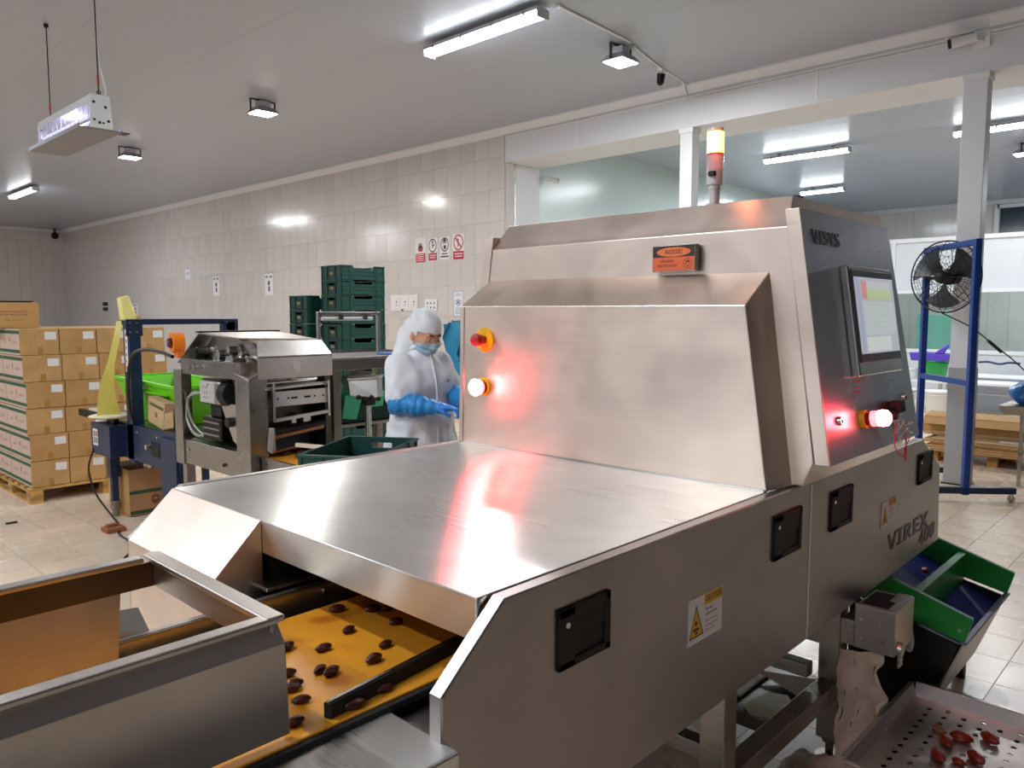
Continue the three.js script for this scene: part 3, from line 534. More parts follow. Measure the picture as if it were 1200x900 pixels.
{
  const t = thing('perforated_tray', 'shallow perforated steel tray holding red dates at lower right', 'tray', [2.72, .2, -.56]);
  const x0 = 2.36, x1 = 3.05, z0 = -.815, z1 = -.28, y0 = .2, y1 = .25;
  const s = new THREE.Shape([[x0, z0], [x1, z0], [x1, z1], [x0, z1]].map(([x, z]) => new THREE.Vector2(x, -z)));
  for (let i = 0; i < 11; i++) for (let j = 0; j < 8; j++) { const h = new THREE.Path(); h.absellipse(x0 + .075 + i * .054 + (j % 2) * .02, -(z0 + .07 + j * .055), .012, .009, 0, Math.PI * 2); s.holes.push(h); }
  part('perforated_base', new THREE.ExtrudeGeometry(s, { depth: .003, bevelEnabled: false, curveSegments: 8 }).rotateX(-Math.PI / 2).translate(0, y0, 0), M.tray, t);
  for (const [a, b] of [[[x0, z0], [x1, z0]], [[x0, z1], [x1, z1]], [[x0, z0], [x0, z1]], [[x1, z0], [x1, z1]]]) {
    const ox = a[0] === b[0] ? (a[0] === x0 ? -.012 : .012) : 0, oz = a[1] === b[1] ? (a[1] === z0 ? -.012 : .012) : 0;
    part('rim_wall', [hull([[a[0], y0, a[1]], [b[0], y0, b[1]], [a[0] + ox, y1, a[1] + oz], [b[0] + ox, y1, b[1] + oz], [a[0] - ox * .3, y0, a[1] - oz * .3], [b[0] - ox * .3, y0, b[1] - oz * .3], [a[0] + ox * .7, y1, a[1] + oz * .7], [b[0] + ox * .7, y1, b[1] + oz * .7]], .001), bar(V(a[0] + ox * (a[0] === b[0] ? 1 : 0), y1, a[1] + oz), V(b[0] + ox, y1, b[1] + oz), .016, .006, .002)], M.tray, t);
  }
  const st = thing('tray_stand', 'low dark stand carrying the perforated tray', 'stand', [2.72, 0, -.56]);
  part('stand_top', [box(2.42, 3.0, .16, .19, -.76, -.73), box(2.42, 3.0, .16, .19, -.36, -.33), box(2.42, 2.45, .16, .198, -.76, -.33), box(2.97, 3.0, .16, .198, -.76, -.33)], M.iron, st);
  for (const x of [2.42, 2.97]) for (const z of [-.76, -.36]) part('leg', box(x, x + .03, 0, .16, z, z + .03), M.iron, st);
  const D = [[2.825, -.674, .3, 'single pale date at the back of the perforated tray', 'p'], [2.755, -.636, -.3, 'dark red date on the perforated tray, left of the torn pair'], [2.816, -.605, .8, 'torn red date in the middle of the perforated tray'], [2.875, -.535, .1, 'bright red date at the right on the perforated tray'], [2.645, -.63, -.2, 'dark red date at front left of the perforated tray'], [2.66, -.575, .5, 'smallest red date at the front of the perforated tray'], [2.715, -.54, .0, 'long red date at front right of the perforated tray']];
  D.forEach(([x, z, a, l, k], i) => dateFruit(x, .203, z, a + .9, i === 5 ? 1.2 : k ? 1.4 : 1.9, k ? plain(0x8a5038, .5) : M.datered, l, null, i));
}

// ---------------------------------------------------------------- cartons on the pallet
const stripeDraw = (g, w, h) => {
  g.fillStyle = '#cdb2a0'; g.fillRect(0, 0, w, h); g.fillStyle = '#2f5a3a'; g.fillRect(0, h * .06, w, h * .13); g.fillRect(0, h * .8, w, h * .13);
  for (const c of [.5]) {
    g.fillStyle = '#8e7f78'; g.font = 'bold ' + h * .14 + 'px sans-serif'; g.textAlign = 'left'; g.fillText('MEDJOUL', w * (c + .12), h * .56, w * .26); g.fillText('DATES', w * (c - .36), h * .56, w * .24);
    g.fillStyle = '#b02530'; g.beginPath(); g.ellipse(w * c, h * .42, w * .02, h * .09, 0, 0, 7); g.fill(); g.strokeStyle = '#b02530'; g.lineWidth = 3; g.beginPath(); g.ellipse(w * c, h * .55, w * .032, h * .11, 0, 0, 7); g.stroke();
  }
};
const stripePrint = print(512, 256, stripeDraw, .75);
const CW = .302, CD = .6, CH = .228;
function cartonParts(t, x0, y0, z1, striped, tilt = 0) {
  const m = R() < .5 ? M.card : M.card2;
  part('carton_body', box(x0 + .003, x0 + CW - .003, y0 + .0015, y0 + CH - .0015, z1 - CD + .003, z1, .004), m, t);
  part('tape_strip', box(x0 + CW * .44, x0 + CW * .58, y0, y0 + CH * .3, z1 - .001, z1 + .0012), M.tape, t);
  face('paper_label', .088, .066, .0012, M.paper, t, M4([x0 + CW * .78, y0 + CH * .80 - .018, z1], 0, 0, tilt));
  if (striped) face('printed_side', CD - .01, CH - .008, .001, stripePrint, t, M4([x0 + .0025, y0 + CH / 2, z1 - CD / 2], 0, faceMX, 0));
}
const PX = 1.89, PZ = -7.47, PY = .135;
const rowWord = ['bottom', 'second', 'third', 'fourth', 'fifth', 'top'], colWord = ['left-corner', 'second', 'third', 'fourth'];
for (let r = 0; r < 6; r++) for (let c = 0; c < 4; c++) {
  const dx = [.0, .006, -.004, .008, -.006, -.012][r] - .004 * r, x = PX + c * CW + dx, y = PY + r * CH, z = PZ + [.0, .006, -.004, .003, .005, 0][r];
  const t = thing('carton', `tan carton with white label, ${rowWord[r]} layer from the pallet, ${colWord[c]} column of the stack front`, 'carton', [x + CW / 2, y, z - CD / 2]);
  cartonParts(t, x, y, z, c === 0, (R() - .5) * (r < 2 ? .25 : .06));
}
for (let r = 0; r < 6; r++) {
  const dx = [.0, .006, -.004, .008, -.006, -.012][r] - .004 * r, x = PX + dx, y = PY + r * CH, z = PZ - CD - .004;
  const t = thing('carton', `green-striped carton, ${rowWord[r]} layer, behind the corner column at the left edge`, 'carton', [x + CW / 2, y, z - CD / 2]);
  cartonParts(t, x, y, z, true);
}
for (let c = 1; c < 4; c++) for (let r = 0; r < 6; r++) {
  const x = PX + c * CW - .016, y = PY + r * CH, z = PZ - CD - .004;
  const t = thing('carton', 'tan carton in the hidden back row of the pallet stack', 'carton', [x + CW / 2, y, z - CD / 2], 'hidden cartons of the pallet stack');
  part('carton_body', box(x + .003, x + CW - .003, y + .0015, y + CH - .0015, z - CD + .003, z - .001, .004), M.card, t);
}
{
  const y0 = PY + 6 * CH, t = thing('carton', 'single wide carton with two printed lines lying on top of the pallet stack', 'carton', [1.97, y0, -8.05]);
  part('carton_body', [box(1.72, 2.128, y0 + .001, y0 + .225, -8.3, -7.88, .004)], M.card, t);
  face('printed_side', .36, .17, .001, print(512, 240, (g, w, h) => { g.fillStyle = '#c79a62'; g.fillRect(0, 0, w, h); g.fillStyle = '#6d4a2c'; g.textAlign = 'center'; g.font = 'bold 26px sans-serif'; g.fillText('PREMIUM MEDJOUL DATES', w * .5, h * .36, w * .82); g.fillText('NATURAL AND DELICIOUS', w * .5, h * .5, w * .66); g.font = '18px sans-serif'; g.fillText('PRODUCT OF THE VALLEY', w * .52, h * .78, w * .5); }, .75), t, M4([1.925, y0 + .112, -7.88]));
  part('flap', [hull([[1.73, y0 + .226, -8.1], [2.12, y0 + .226, -8.1], [1.73, y0 + .24, -7.95], [2.12, y0 + .24, -7.95], [1.73, y0 + .229, -8.1], [2.12, y0 + .229, -8.1]])], M.cardpale, t);
}
{
  const t = thing('pallet', 'light wooden pallet under the stack of cartons', 'pallet', [2.5, 0, -7.9]);
  const x0 = 1.87, x1 = 3.13, z1 = -7.445, z0 = -8.68;
  for (let i = 0; i < 7; i++) { const z = z1 - i * .19; part('board', box(x0, x1, .113, .133, z - .1, z, .003), M.wood, t); }
  for (const x of [x0, (x0 + x1) / 2 - .05, x1 - .1]) { part('runner', box(x, x + .1, .0, .018, z0, z1, .002), M.wood, t); part('stringer', box(x, x + .1, .095, .113, z0, z1, .002), M.wood, t); for (const z of [z1, (z0 + z1) / 2 + .06, z0 + .13]) part('block', box(x, x + .1, .018, .095, z - .13, z, .003), M.wood, t); }
}
// ---------------------------------------------------------------- carton sealing machine with navy gantry
{
  const t = thing('carton_sealer', 'navy carton sealing machine with tall gantry frame', 'machine', [2.6, 0, -6.1]);
  const x0 = 2.22;
  part('gantry_post', [box(x0, x0 + .085, .5, 1.565, -6.17, -6.05, .005)], M.navy, t); part('gantry_post', box(2.98, 3.06, .5, 1.565, -6.17, -6.05, .005), M.navy, t);
  const gb = part('gantry_beam', [box(x0 - .02, 3.08, 1.545, 1.588, -6.14, -6.06, .004)], M.navy, t);
  part('corner_plate', box(2.96, 3.085, 1.42, 1.586, -6.062, -6.05, .003), M.navy, t); part('corner_plate', box(x0 - .02, x0 + .1, 1.46, 1.586, -6.062, -6.046, .003), M.navy, t);
  for (const [x, y] of [[2.225, 1.56], [2.275, 1.56], [2.225, 1.49], [2.275, 1.49], [2.985, 1.56], [3.06, 1.56], [2.99, 1.49], [3.055, 1.49]]) part('bolt', cyl(V(x, y, -6.05), V(x, y, -6.04), .011, .009, 8), M.bright, t);
  face('warning_strip', .05, .32, .0012, print(64, 420, (g, w, h) => { g.fillStyle = '#e9dfe2'; g.fillRect(0, 0, w, h); g.fillStyle = '#7a3b44'; for (let i = 0; i < 6; i++) { g.beginPath(); g.moveTo(w * .25, 30 + i * 66); g.lineTo(w * .7, 50 + i * 66); g.lineTo(w * .3, 74 + i * 66); g.fill(); g.fillStyle = i % 2 ? '#7a3b44' : '#333'; } }), t, M4([x0 - .0005, 1.35, -6.11], 0, faceMX, 0));
  part('bed_frame', [box(x0, x0 + .03, .52, .79, -6.7, -5.24, .004), box(x0 + .03, 2.98, .62, .76, -6.7, -6.66), box(x0 + .03, 2.98, .62, .76, -5.28, -5.24), box(2.98, 3.01, .52, .79, -6.7, -5.24, .004)], M.navy, t);
  const bed = part('bed_top', [box(x0 + .04, 2.97, .765, .79, -6.66, -5.28, .003)], M.frame, t);
  for (const z of [-6.85, -6.76]) part('roller', cyl(V(x0 + .06, .79, z), V(2.9, .79, z), .025), M.bright, t);
  part('infeed_arm', [box(x0 - .05, x0 - .01, .775, .83, -7.1, -6.3, .004)], M.iron, t);
  const eb = part('drive_box', box(x0 - .12, x0 + .06, .53, .775, -6.6, -6.2, .006), M.navy, t);
  face('warning_plate', .1, .13, .0012, print(128, 160, (g, w, h) => { g.fillStyle = '#e8e6e6'; g.fillRect(0, 0, w, h); g.fillStyle = '#7d4b50'; g.fillRect(20, 20, 36, 120); g.fillRect(72, 20, 36, 52); g.fillStyle = '#444'; g.fillRect(72, 84, 36, 56); g.fillStyle = '#e8e6e6'; g.fillRect(20, 74, 90, 8); }), eb, M4([x0 - .1205, .665, -6.5], 0, faceMX, 0));
  part('loose_rag', [new THREE.SphereGeometry(.06, 12, 8).scale(1.3, .35, 1).translate(x0 - .04, .79, -6.5)], M.paper, t);
  const lg = (x, z) => { const l = part('leg', [box(x, x + .075, .32, .56, z - .075, z, .004), box(x + .012, x + .062, .1, .34, z - .062, z - .012, .003)], M.navy, t); part('foot', [cyl(V(x + .037, .06, z - .037), V(x + .037, .13, z - .037), .04, .038, 16), cyl(V(x + .037, 0, z - .037), V(x + .037, .07, z - .037), .026, .03, 14)], M.frame, l); };
  lg(2.2, -6.5); lg(2.95, -6.5); lg(2.95, -5.3);
  part('leg', [box(2.2, 2.32, 0, .76, -5.52, -5.26, .005)], M.navy, t);
  part('knob', [cyl(V(x0, .66, -5.75), V(x0 - .03, .66, -5.75), .024, .02)], M.bright, t); part('switch_box', box(x0 - .012, x0, .6, .7, -5.7, -5.55, .003), M.black, t);
  for (const z of [-5.98, -5.6, -5.3]) part('bolt', cyl(V(x0, .745, z), V(x0 - .008, .745, z), .011, .009, 6), M.bright, t);
  part('spare_roll_holder', [cyl(V(2.3, .52, -5.95), V(2.5, .5, -5.8), .035, .035), cyl(V(2.28, .525, -5.97), V(2.3, .52, -5.95), .06, .06)], M.frame, t);
}
{
  const t = thing('film_roll', 'pale yellow film roll upright on the navy gantry post', 'roll', [2.24, 1.588, -6.1]);
  part('roll', [hull([[2.2, 1.59, -6.13], [2.28, 1.59, -6.13], [2.2, 1.59, -6.06], [2.28, 1.59, -6.06], [2.19, 1.735, -6.14], [2.235, 1.75, -6.14], [2.19, 1.735, -6.09], [2.235, 1.75, -6.09]], .012)], M.rollyellow, t);
  part('core', [cyl(V(2.285, 1.6, -6.06), V(2.31, 1.6, -6.05), .02, .02)], M.cardpale, t);
}
{
  const n = 24, P = [], I = [];
  for (let i = 0; i <= n; i++) { const f = i / n, w = .03 + .02 * f + .2 * Math.max(0, f - .42), y = 1.57 - f * .74, cx = 2.21 - .12 * Math.sin(Math.min(1, f * 1.25) * Math.PI * .5) + .02 * f, cz = -6.2 + .03 * Math.sin(f * 6);
    for (const s of [-1, 1]) for (const k of [0, 1]) P.push(cx + s * w * .5, y, cz + k * .004 + s * .02); }
  for (let i = 0; i < n; i++) { const a = i * 4, b = a + 4; const q = (p, q2, r, s) => I.push(p, q2, r, p, r, s); q(a + 1, b + 1, b + 3, a + 3); q(a, a + 2, b + 2, b); q(a, b, b + 1, a + 1); q(a + 2, a + 3, b + 3, b + 2); }
  const g = new THREE.BufferGeometry(); g.setAttribute('position', new THREE.Float32BufferAttribute(P, 3)); g.setIndex(I); g.computeVertexNormals();
  solo('plastic_film', [g], M.paleyellow, 'yellow plastic film hanging down the left side of the navy gantry post', 'film');
  solo('plastic_film', [new THREE.SphereGeometry(.13, 16, 8).scale(1.2, .14, 1).translate(2.14, .85, -6.28)], M.cream, 'crumpled cream film lying at the foot of the navy gantry', 'film');
}
{
  const t = thing('lime_crate', 'bright lime green plastic crate on the carton sealer bed', 'crate', [2.58, .79, -6.1]);
  const b = [2.4, 2.76, -6.45, -5.75], T = [2.34, 2.84, -6.72, -5.56], y0 = .795, y1 = 1.11, k = .012;
  const wall = (a, c, d, e, nx, nz) => part('wall', hull([[...a], [...c], [...d], [...e], ...[a, c, d, e].map(p => [p[0] + nx * k, p[1], p[2] + nz * k])], .002), M.lime, t);
  wall([b[0], y0, b[2]], [b[1], y0, b[2]], [T[0], y1, T[2]], [T[1], y1, T[2]], 0, 1); wall([b[0], y0, b[3]], [b[1], y0, b[3]], [T[0], y1 - .02, T[3]], [T[1], y1 - .02, T[3]], 0, -1);
  wall([b[0], y0, b[2]], [b[0], y0, b[3]], [T[0], y1, T[2]], [T[0], y1 - .02, T[3]], 1, 0); wall([b[1], y0, b[2]], [b[1], y0, b[3]], [T[1], y1, T[2]], [T[1], y1 - .02, T[3]], -1, 0);
  part('crate_floor', box(b[0], b[1], .793, .803, b[2], b[3]), M.lime, t);
  part('rim', [bar(V(T[0], y1 - .02, T[3]), V(T[1], y1 - .02, T[3]), .03, .025, .004), bar(V(T[0], y1, T[2]), V(T[1], y1, T[2]), .03, .025, .004), bar(V(T[0], y1, T[2]), V(T[0], y1 - .02, T[3]), .03, .025, .004), bar(V(T[1], y1, T[2]), V(T[1], y1 - .02, T[3]), .03, .025, .004), bar(V(T[0] - .004, y1 - .075, T[2] + .2), V(T[0] - .004, y1 - .08, T[3] - .12), .03, .014, .003)], M.lime, t);
}
{
  const t = thing('open_carton', 'pale carton with a green stripe standing in front of the lime crate', 'carton', [2.3, .79, -5.7]);
  part('carton_body', hull([[2.262, .84, -5.86], [2.262, .795, -5.6], [2.262, 1.02, -5.84], [2.262, .985, -5.56], [2.33, .84, -5.86], [2.33, .795, -5.6], [2.33, 1.02, -5.84], [2.33, .985, -5.56]], .003), M.cardpale, t);
  part('flap', hull([[2.262, .80, -5.59], [2.29, .82, -5.5], [2.262, .91, -5.585], [2.29, .93, -5.5], [2.266, .80, -5.588], [2.294, .82, -5.498]], .001), M.cardpale, t);
  part('green_band', hull([[2.2585, .985, -5.82], [2.2585, .952, -5.58], [2.2585, .965, -5.82], [2.2585, .932, -5.58], [2.257, .985, -5.82], [2.257, .952, -5.58], [2.257, .965, -5.82], [2.257, .932, -5.58]]), plain(0x3f5a34, .7), t);
  part('date_emblem', cyl(V(2.259, .895, -5.71), V(2.257, .895, -5.71), .022, .022, 20), plain(0x9c6a3a, .7), t);
}
{
  const t = thing('floor_carton', 'tall kraft carton with green bands on the floor under the carton sealer', 'carton', [2.5, 0, -6.5]);
  part('carton_body', box(2.29, 2.78, .005, .385, -6.83, -6.39, .005), M.card2, t);
  face('printed_side', .48, .37, .001, print(400, 300, (g, w, h) => { g.fillStyle = '#b08258'; g.fillRect(0, 0, w, h); g.fillStyle = '#2f5134'; g.fillRect(0, h * .46, w, h * .075); g.fillRect(0, h * .9, w, h * .08); g.fillStyle = '#7a4a28'; g.beginPath(); g.arc(w * .42, h * .7, h * .1, 0, 7); g.fill(); g.fillStyle = '#b08258'; g.fillRect(w * .36, h * .68, w * .12, h * .015); g.beginPath(); g.moveTo(w * .38, h * .7); g.lineTo(w * .42, h * .64); g.lineTo(w * .46, h * .7); g.fill(); g.fillStyle = '#7a5230'; g.fillRect(w * .55, h * .18, w * .3, h * .015); }, .75), t, M4([2.535, .195, -6.39]));
  part('open_top', [box(2.3, 2.77, .384, .388, -6.82, -6.4)], plain(0x4a3020, .9), t);
}
solo('power_cable', tube([[2.1, .56, -6.56], [2.07, .4, -6.6], [2.1, .2, -6.55], [2.17, .03, -6.42], [2.12, .008, -6.12], [2.05, .007, -5.95], [2.03, .007, -5.72], [1.98, .007, -5.5], [1.8, .007, -5.2], [1.75, .007, -4.6]], .0075, 60, 8), plain(0x2a1c18, .55), 'dark power cable running from the carton sealer down to the floor tiles', 'cable');
solo('wood_scrap', [box(1.99, 2.13, 0, .035, -6.15, -6.02, .008), box(2.02, 2.1, .036, .05, -6.14, -6.09, .006)], plain(0x9c5a3c, .7), 'small brown scrap on the floor beside the power cable', 'scrap');
solo('leaf_scrap', [box(1.55, 1.63, 0, .012, -6.9, -6.87, .005)], M.rubber, 'small dark scrap on the open floor in front of the pallet', 'scrap');

// ---------------------------------------------------------------- date processing machine behind the sorter
{
  const t = thing('press_machine', 'open-framed stainless machine with rollers, gears and peaked cover behind the sorter', 'machine', [2.45, 0, -4.6]);
  const x0 = 2.18, x1 = 2.74, zf = -4.17, zr = -5.18;
  // near portal frame of square tube with mitred corner
  part('frame_post', [hull([[x0, .66, zf], [x0 + .11, .66, zf], [x0, .66, zf - .16], [x0 + .11, .66, zf - .16], [x0, 1.27, zf - .16], [x0 + .11, 1.335, zf - .16], [x0, 1.235, zf], [x0 + .11, 1.30, zf]], .004)], M.frame, t);
  part('post_cap', [hull([[x0 - .002, 1.27, zf - .165], [x0 + .11, 1.345, zf - .165], [x0 - .002, 1.24, zf + .002], [x0 + .11, 1.315, zf + .002], [x0 - .002, 1.265, zf - .165], [x0 + .11, 1.33, zf - .165], [x0, 1.23, zf + .002], [x0 + .11, 1.30, zf + .002]], .002)], M.bright, t);
  part('frame_post', [box(x0 - .01, x0 + .06, .63, 1.26, zr, zr + .12, .004)], M.frame, t);
  part('frame_rail', [box(x0, x0 + .07, 1.235, 1.335, zr + .1, zf - .1, .004)], M.frame, t); part('frame_rail', box(x0, x0 + .07, .64, .8, zr + .1, zf - .1, .004), M.frame, t);
  for (const z of [-4.9, -4.82]) part('bolt', [cyl(V(x0, 1.285, z), V(x0 - .025, 1.285, z), .014, .014, 10), cyl(V(x0 - .02, 1.285, z), V(x0 - .032, 1.285, z), .022, .02, 6)], M.bright, t);
  for (const [y, z] of [[.74, -5.0], [.7, -4.5], [1.2, -5.1]]) part('bolt', cyl(V(x0 - .004, y, z), V(x0 - .012, y, z), .012, .011, 6), y < .72 ? M.black : M.bright, t);
  // gear plate and cover
  part('gear_plate', [prismZY([[-5.12, 1.30], [-4.83, 1.49], [-4.33, 1.45], [-4.25, 1.38], [-4.25, 1.33], [-5.12, 1.3]], 2.3, 2.312)], M.side, t);
  part('gear_plate', [prismZY([[-4.75, 1.3], [-4.35, 1.3], [-4.35, .86], [-4.4, .82], [-4.75, 1.0]], 2.32, 2.332)], M.frame, t);
  part('cover', [hull([[2.2, 1.5, -4.84], [2.74, 1.5, -4.84], [2.2, 1.475, -4.3], [2.74, 1.455, -4.3], [2.2, 1.508, -4.84], [2.74, 1.508, -4.84], [2.2, 1.483, -4.3], [2.74, 1.463, -4.3]], .001), hull([[2.2, 1.5, -4.84], [2.74, 1.5, -4.84], [2.2, 1.3, -5.17], [2.74, 1.3, -5.17], [2.2, 1.508, -4.84], [2.74, 1.508, -4.84], [2.2, 1.308, -5.17], [2.74, 1.308, -5.17]], .001), hull([[2.295, 1.46, -4.28], [2.74, 1.46, -4.28], [2.24, 1.375, -4.165], [2.74, 1.375, -4.165], [2.295, 1.452, -4.28], [2.74, 1.452, -4.28], [2.24, 1.367, -4.165], [2.74, 1.367, -4.165]], .002), box(2.24, 2.745, 1.24, 1.375, -4.175, -4.163, .003)], M.hopper, t);
  part('cover_edge', [box(2.19, 2.75, 1.506, 1.516, -4.86, -4.8)], M.black, t);
  part('cover_emblem', [cyl(V(2.49, 1.31, -4.163), V(2.49, 1.31, -4.160), .03, .03, 20)], M.bright, t);
  const rr = rng(91);
  for (let i = 0; i < 14; i++) { const z = -5.0 + rr() * .65, y = 1.34 + rr() * .1 * (1 - Math.abs(z + 4.7)), r = .012 + rr() * .022; part('gear_stud', [cyl(V(2.3, y, z), V(2.3 - .03 - rr() * .05, y, z), r, r * .9, 12)], rr() < .5 ? M.black : M.bright, t); }
  part('handle_knob', [cyl(V(2.28, 1.37, -4.96), V(2.2, 1.37, -4.93), .035, .035, 16), box(2.2, 2.23, 1.33, 1.4, -5.0, -4.9, .01)], M.black, t);
  part('gear_disc', cyl(V(2.3, 1.37, -4.5), V(2.28, 1.37, -4.5), .07, .07, 28), M.side, t);
  // motor, gearbox, belt drive inside the frame
  const mo = part('motor', [box(2.2, 2.36, 1.05, 1.215, -4.88, -4.6, .03)], M.side, t);
  face('motor_plate', .2, .13, .001, print(256, 160, (g, w, h) => { g.fillStyle = '#b5b1ae'; g.fillRect(0, 0, w, h); g.fillStyle = '#2c2a2a'; g.font = 'bold 26px monospace'; g.fillText('SM 180', 40, 50); g.fillText('1.5 kW', 40, 90); g.fillText('50 Hz', 60, 130); g.beginPath(); g.arc(140, 20, 10, 0, 7); g.fill(); }), mo, M4([2.2, 1.13, -4.75], 0, faceMX, 0));
  part('motor_fan', [cyl(V(2.27, 1.13, -4.6), V(2.27, 1.13, -4.53), .085, .075, 24)], M.black, t);
  part('gearbox', [box(2.22, 2.42, .82, .97, -4.88, -4.62, .015), box(2.24, 2.4, .97, 1.05, -4.8, -4.65, .01)], M.iron, t);
  for (let i = 0; i < 3; i++) part('cooling_rib', box(2.214, 2.222, .85 + i * .04, .862 + i * .04, -4.86, -4.64, .002), M.frame, t);
  part('belt_guard', [prismZY([[-4.66, 1.07], [-4.44, 1.07], [-4.3, .82], [-4.38, .8], [-4.5, .84]], 2.24, 2.25, .001)], M.hopper, t);
  part('pulley', [cyl(V(2.25, .96, -4.5), V(2.2, .96, -4.5), .03, .03, 18)], M.black, t); part('pulley', cyl(V(2.25, 1.24, -4.38), V(2.21, 1.24, -4.38), .05, .05, 20), M.black, t);
  part('hose', [tube([[2.26, 1.1, -4.9], [2.22, 1.1, -5.02], [2.2, .95, -5.06], [2.22, .83, -4.96], [2.3, .85, -4.86]], .011), tube([[2.24, 1.12, -4.9], [2.19, 1.08, -5.0], [2.2, .92, -4.98], [2.24, .83, -4.9]], .008)], plain(0xa8a29c, .35, .6), t);
  part('base_plate', [box(2.26, 2.72, .79, .8, -5.1, -4.2), box(2.66, 2.68, .66, 1.3, -5.1, -4.3)], M.iron, t);
  // roller head on the near side
  part('back_plate', [box(2.29, 2.74, .86, 1.24, -4.34, -4.33)], M.dark, t); part('side_plate', box(2.69, 2.73, .8, 1.25, -4.36, -4.17, .003), M.dark, t);
  const sc = part('scraper_plate', [box(2.32, 2.69, 1.075, 1.165, -4.155, -4.148, .002)], M.hopper, t);
  for (const x of [2.35, 2.42, 2.46, 2.55, 2.6, 2.66]) part('slot', box(x - (x === 2.46 || x === 2.55 ? .022 : .006), x + (x === 2.46 || x === 2.55 ? .022 : .006), 1.115, 1.127, -4.149, -4.146, .001), M.black, sc);
  for (const x of [2.31, 2.685]) part('pivot_arm', box(x, x + .015, .99, 1.215, -4.15, -4.13, .003), M.bright, t);
  part('roller_shaft', [cyl(V(2.27, 1.18, -4.17), V(2.71, 1.195, -4.17), .012), cyl(V(2.27, 1.21, -4.24), V(2.71, 1.21, -4.24), .02)], M.bright, t);
  part('lower_bar', [bar(V(2.315, .995, -4.14), V(2.695, 1.02, -4.14), .02, .022, .003)], M.hopper, t);
  part('press_roller', [cyl(V(2.31, .90, -4.2), V(2.69, .935, -4.2), .035)], M.iron, t);
  part('copper_bar', [bar(V(2.31, .89, -4.15), V(2.66, .925, -4.15), .02, .02, .004), bar(V(2.3, .80, -4.16), V(2.55, .83, -4.16), .02, .012, .003)], plain(0x9c6f4c, .35, .8), t);
  part('scraper_arm', [hull([[2.28, .82, -4.16], [2.29, .95, -4.15], [2.31, .95, -4.13], [2.315, .82, -4.13], [2.3, .8, -4.14]], .004)], M.side, t);
  part('motor_stub', [cyl(V(2.5, 1.215, -4.22), V(2.5, 1.3, -4.22), .02), box(2.55, 2.6, .96, 1.0, -4.3, -4.2), box(2.47, 2.5, .96, 1.0, -4.24, -4.2)], M.hopper, t);
  part('guide_strip', [hull([[2.46, .82, -4.15], [2.66, .79, -3.98], [2.46, .84, -4.15], [2.66, .81, -3.98], [2.48, .84, -4.17], [2.68, .81, -4.0]], .001)], M.cream, t);
  // discharge belt
  part('discharge_belt', [box(2.28, 2.7, .765, .772, -5.0, -3.82, .002)], M.belt, t); part('belt_bed', [box(2.26, 2.72, .7, .764, -5.0, -3.84, .003)], M.dark, t); for (const x of [2.235, 2.72]) part('bed_rail', box(x, x + .022, .69, .785, -4.15, -3.8, .003), M.frame, t);
  for (const [x, z] of [[2.2, -5.15], [2.2, -4.3], [2.66, -5.1], [2.66, -4.3]]) part('leg', box(x, x + .06, 0, .7, z, z + .06, .003), M.frame, t);
}
for (const [x, z, i] of [[2.41, -4.17, 0], [2.5, -4.16, 1], [2.42, -4.06, 2], [2.35, -4.26, 0]]) dateFruit(x, .772, z, .4 * i, 1.5, M.date, 'dark date on the orange discharge belt of the press machine', 'dates on the discharge belt', i);
{
  const t = thing('tape_dispenser', 'orange tape wheel with dark centre on the press machine left corner', 'tape dispenser', [2.2, 1.33, -5.13]);
  const c = V(2.17, 1.435, -5.14);
  part('tape_wheel', [cyl(c.clone().add(V(-.02, 0, 0)), c.clone().add(V(.05, 0, .01)), .068, .068, 36)], M.orange, t);
  part('wheel_hub', [cyl(c.clone().add(V(-.04, 0, -.0)), c.clone().add(V(-.015, 0, 0)), .03, .036, 24)], plain(0x5a1410, .3), t); part('hub_cap', cyl(c.clone().add(V(-.045, .003, 0)), c.clone().add(V(-.04, .003, 0)), .012, .012, 14), M.bright, t);
  part('mount', [box(2.17, 2.23, 1.335, 1.385, -5.16, -5.1, .01)], M.orange, t);
}
solo('supply_hose', tube([[2.18, 1.34, -5.2], [2.17, 1.37, -5.4], [2.17, 1.37, -5.7], [2.19, 1.3, -5.95], [2.19, 1.1, -6.03], [2.2, .85, -6.03], [2.2, .8, -6.0]], .013, 40), plain(0x2a1716, .4), 'dark hose arching from the press machine to the navy gantry post', 'hose');

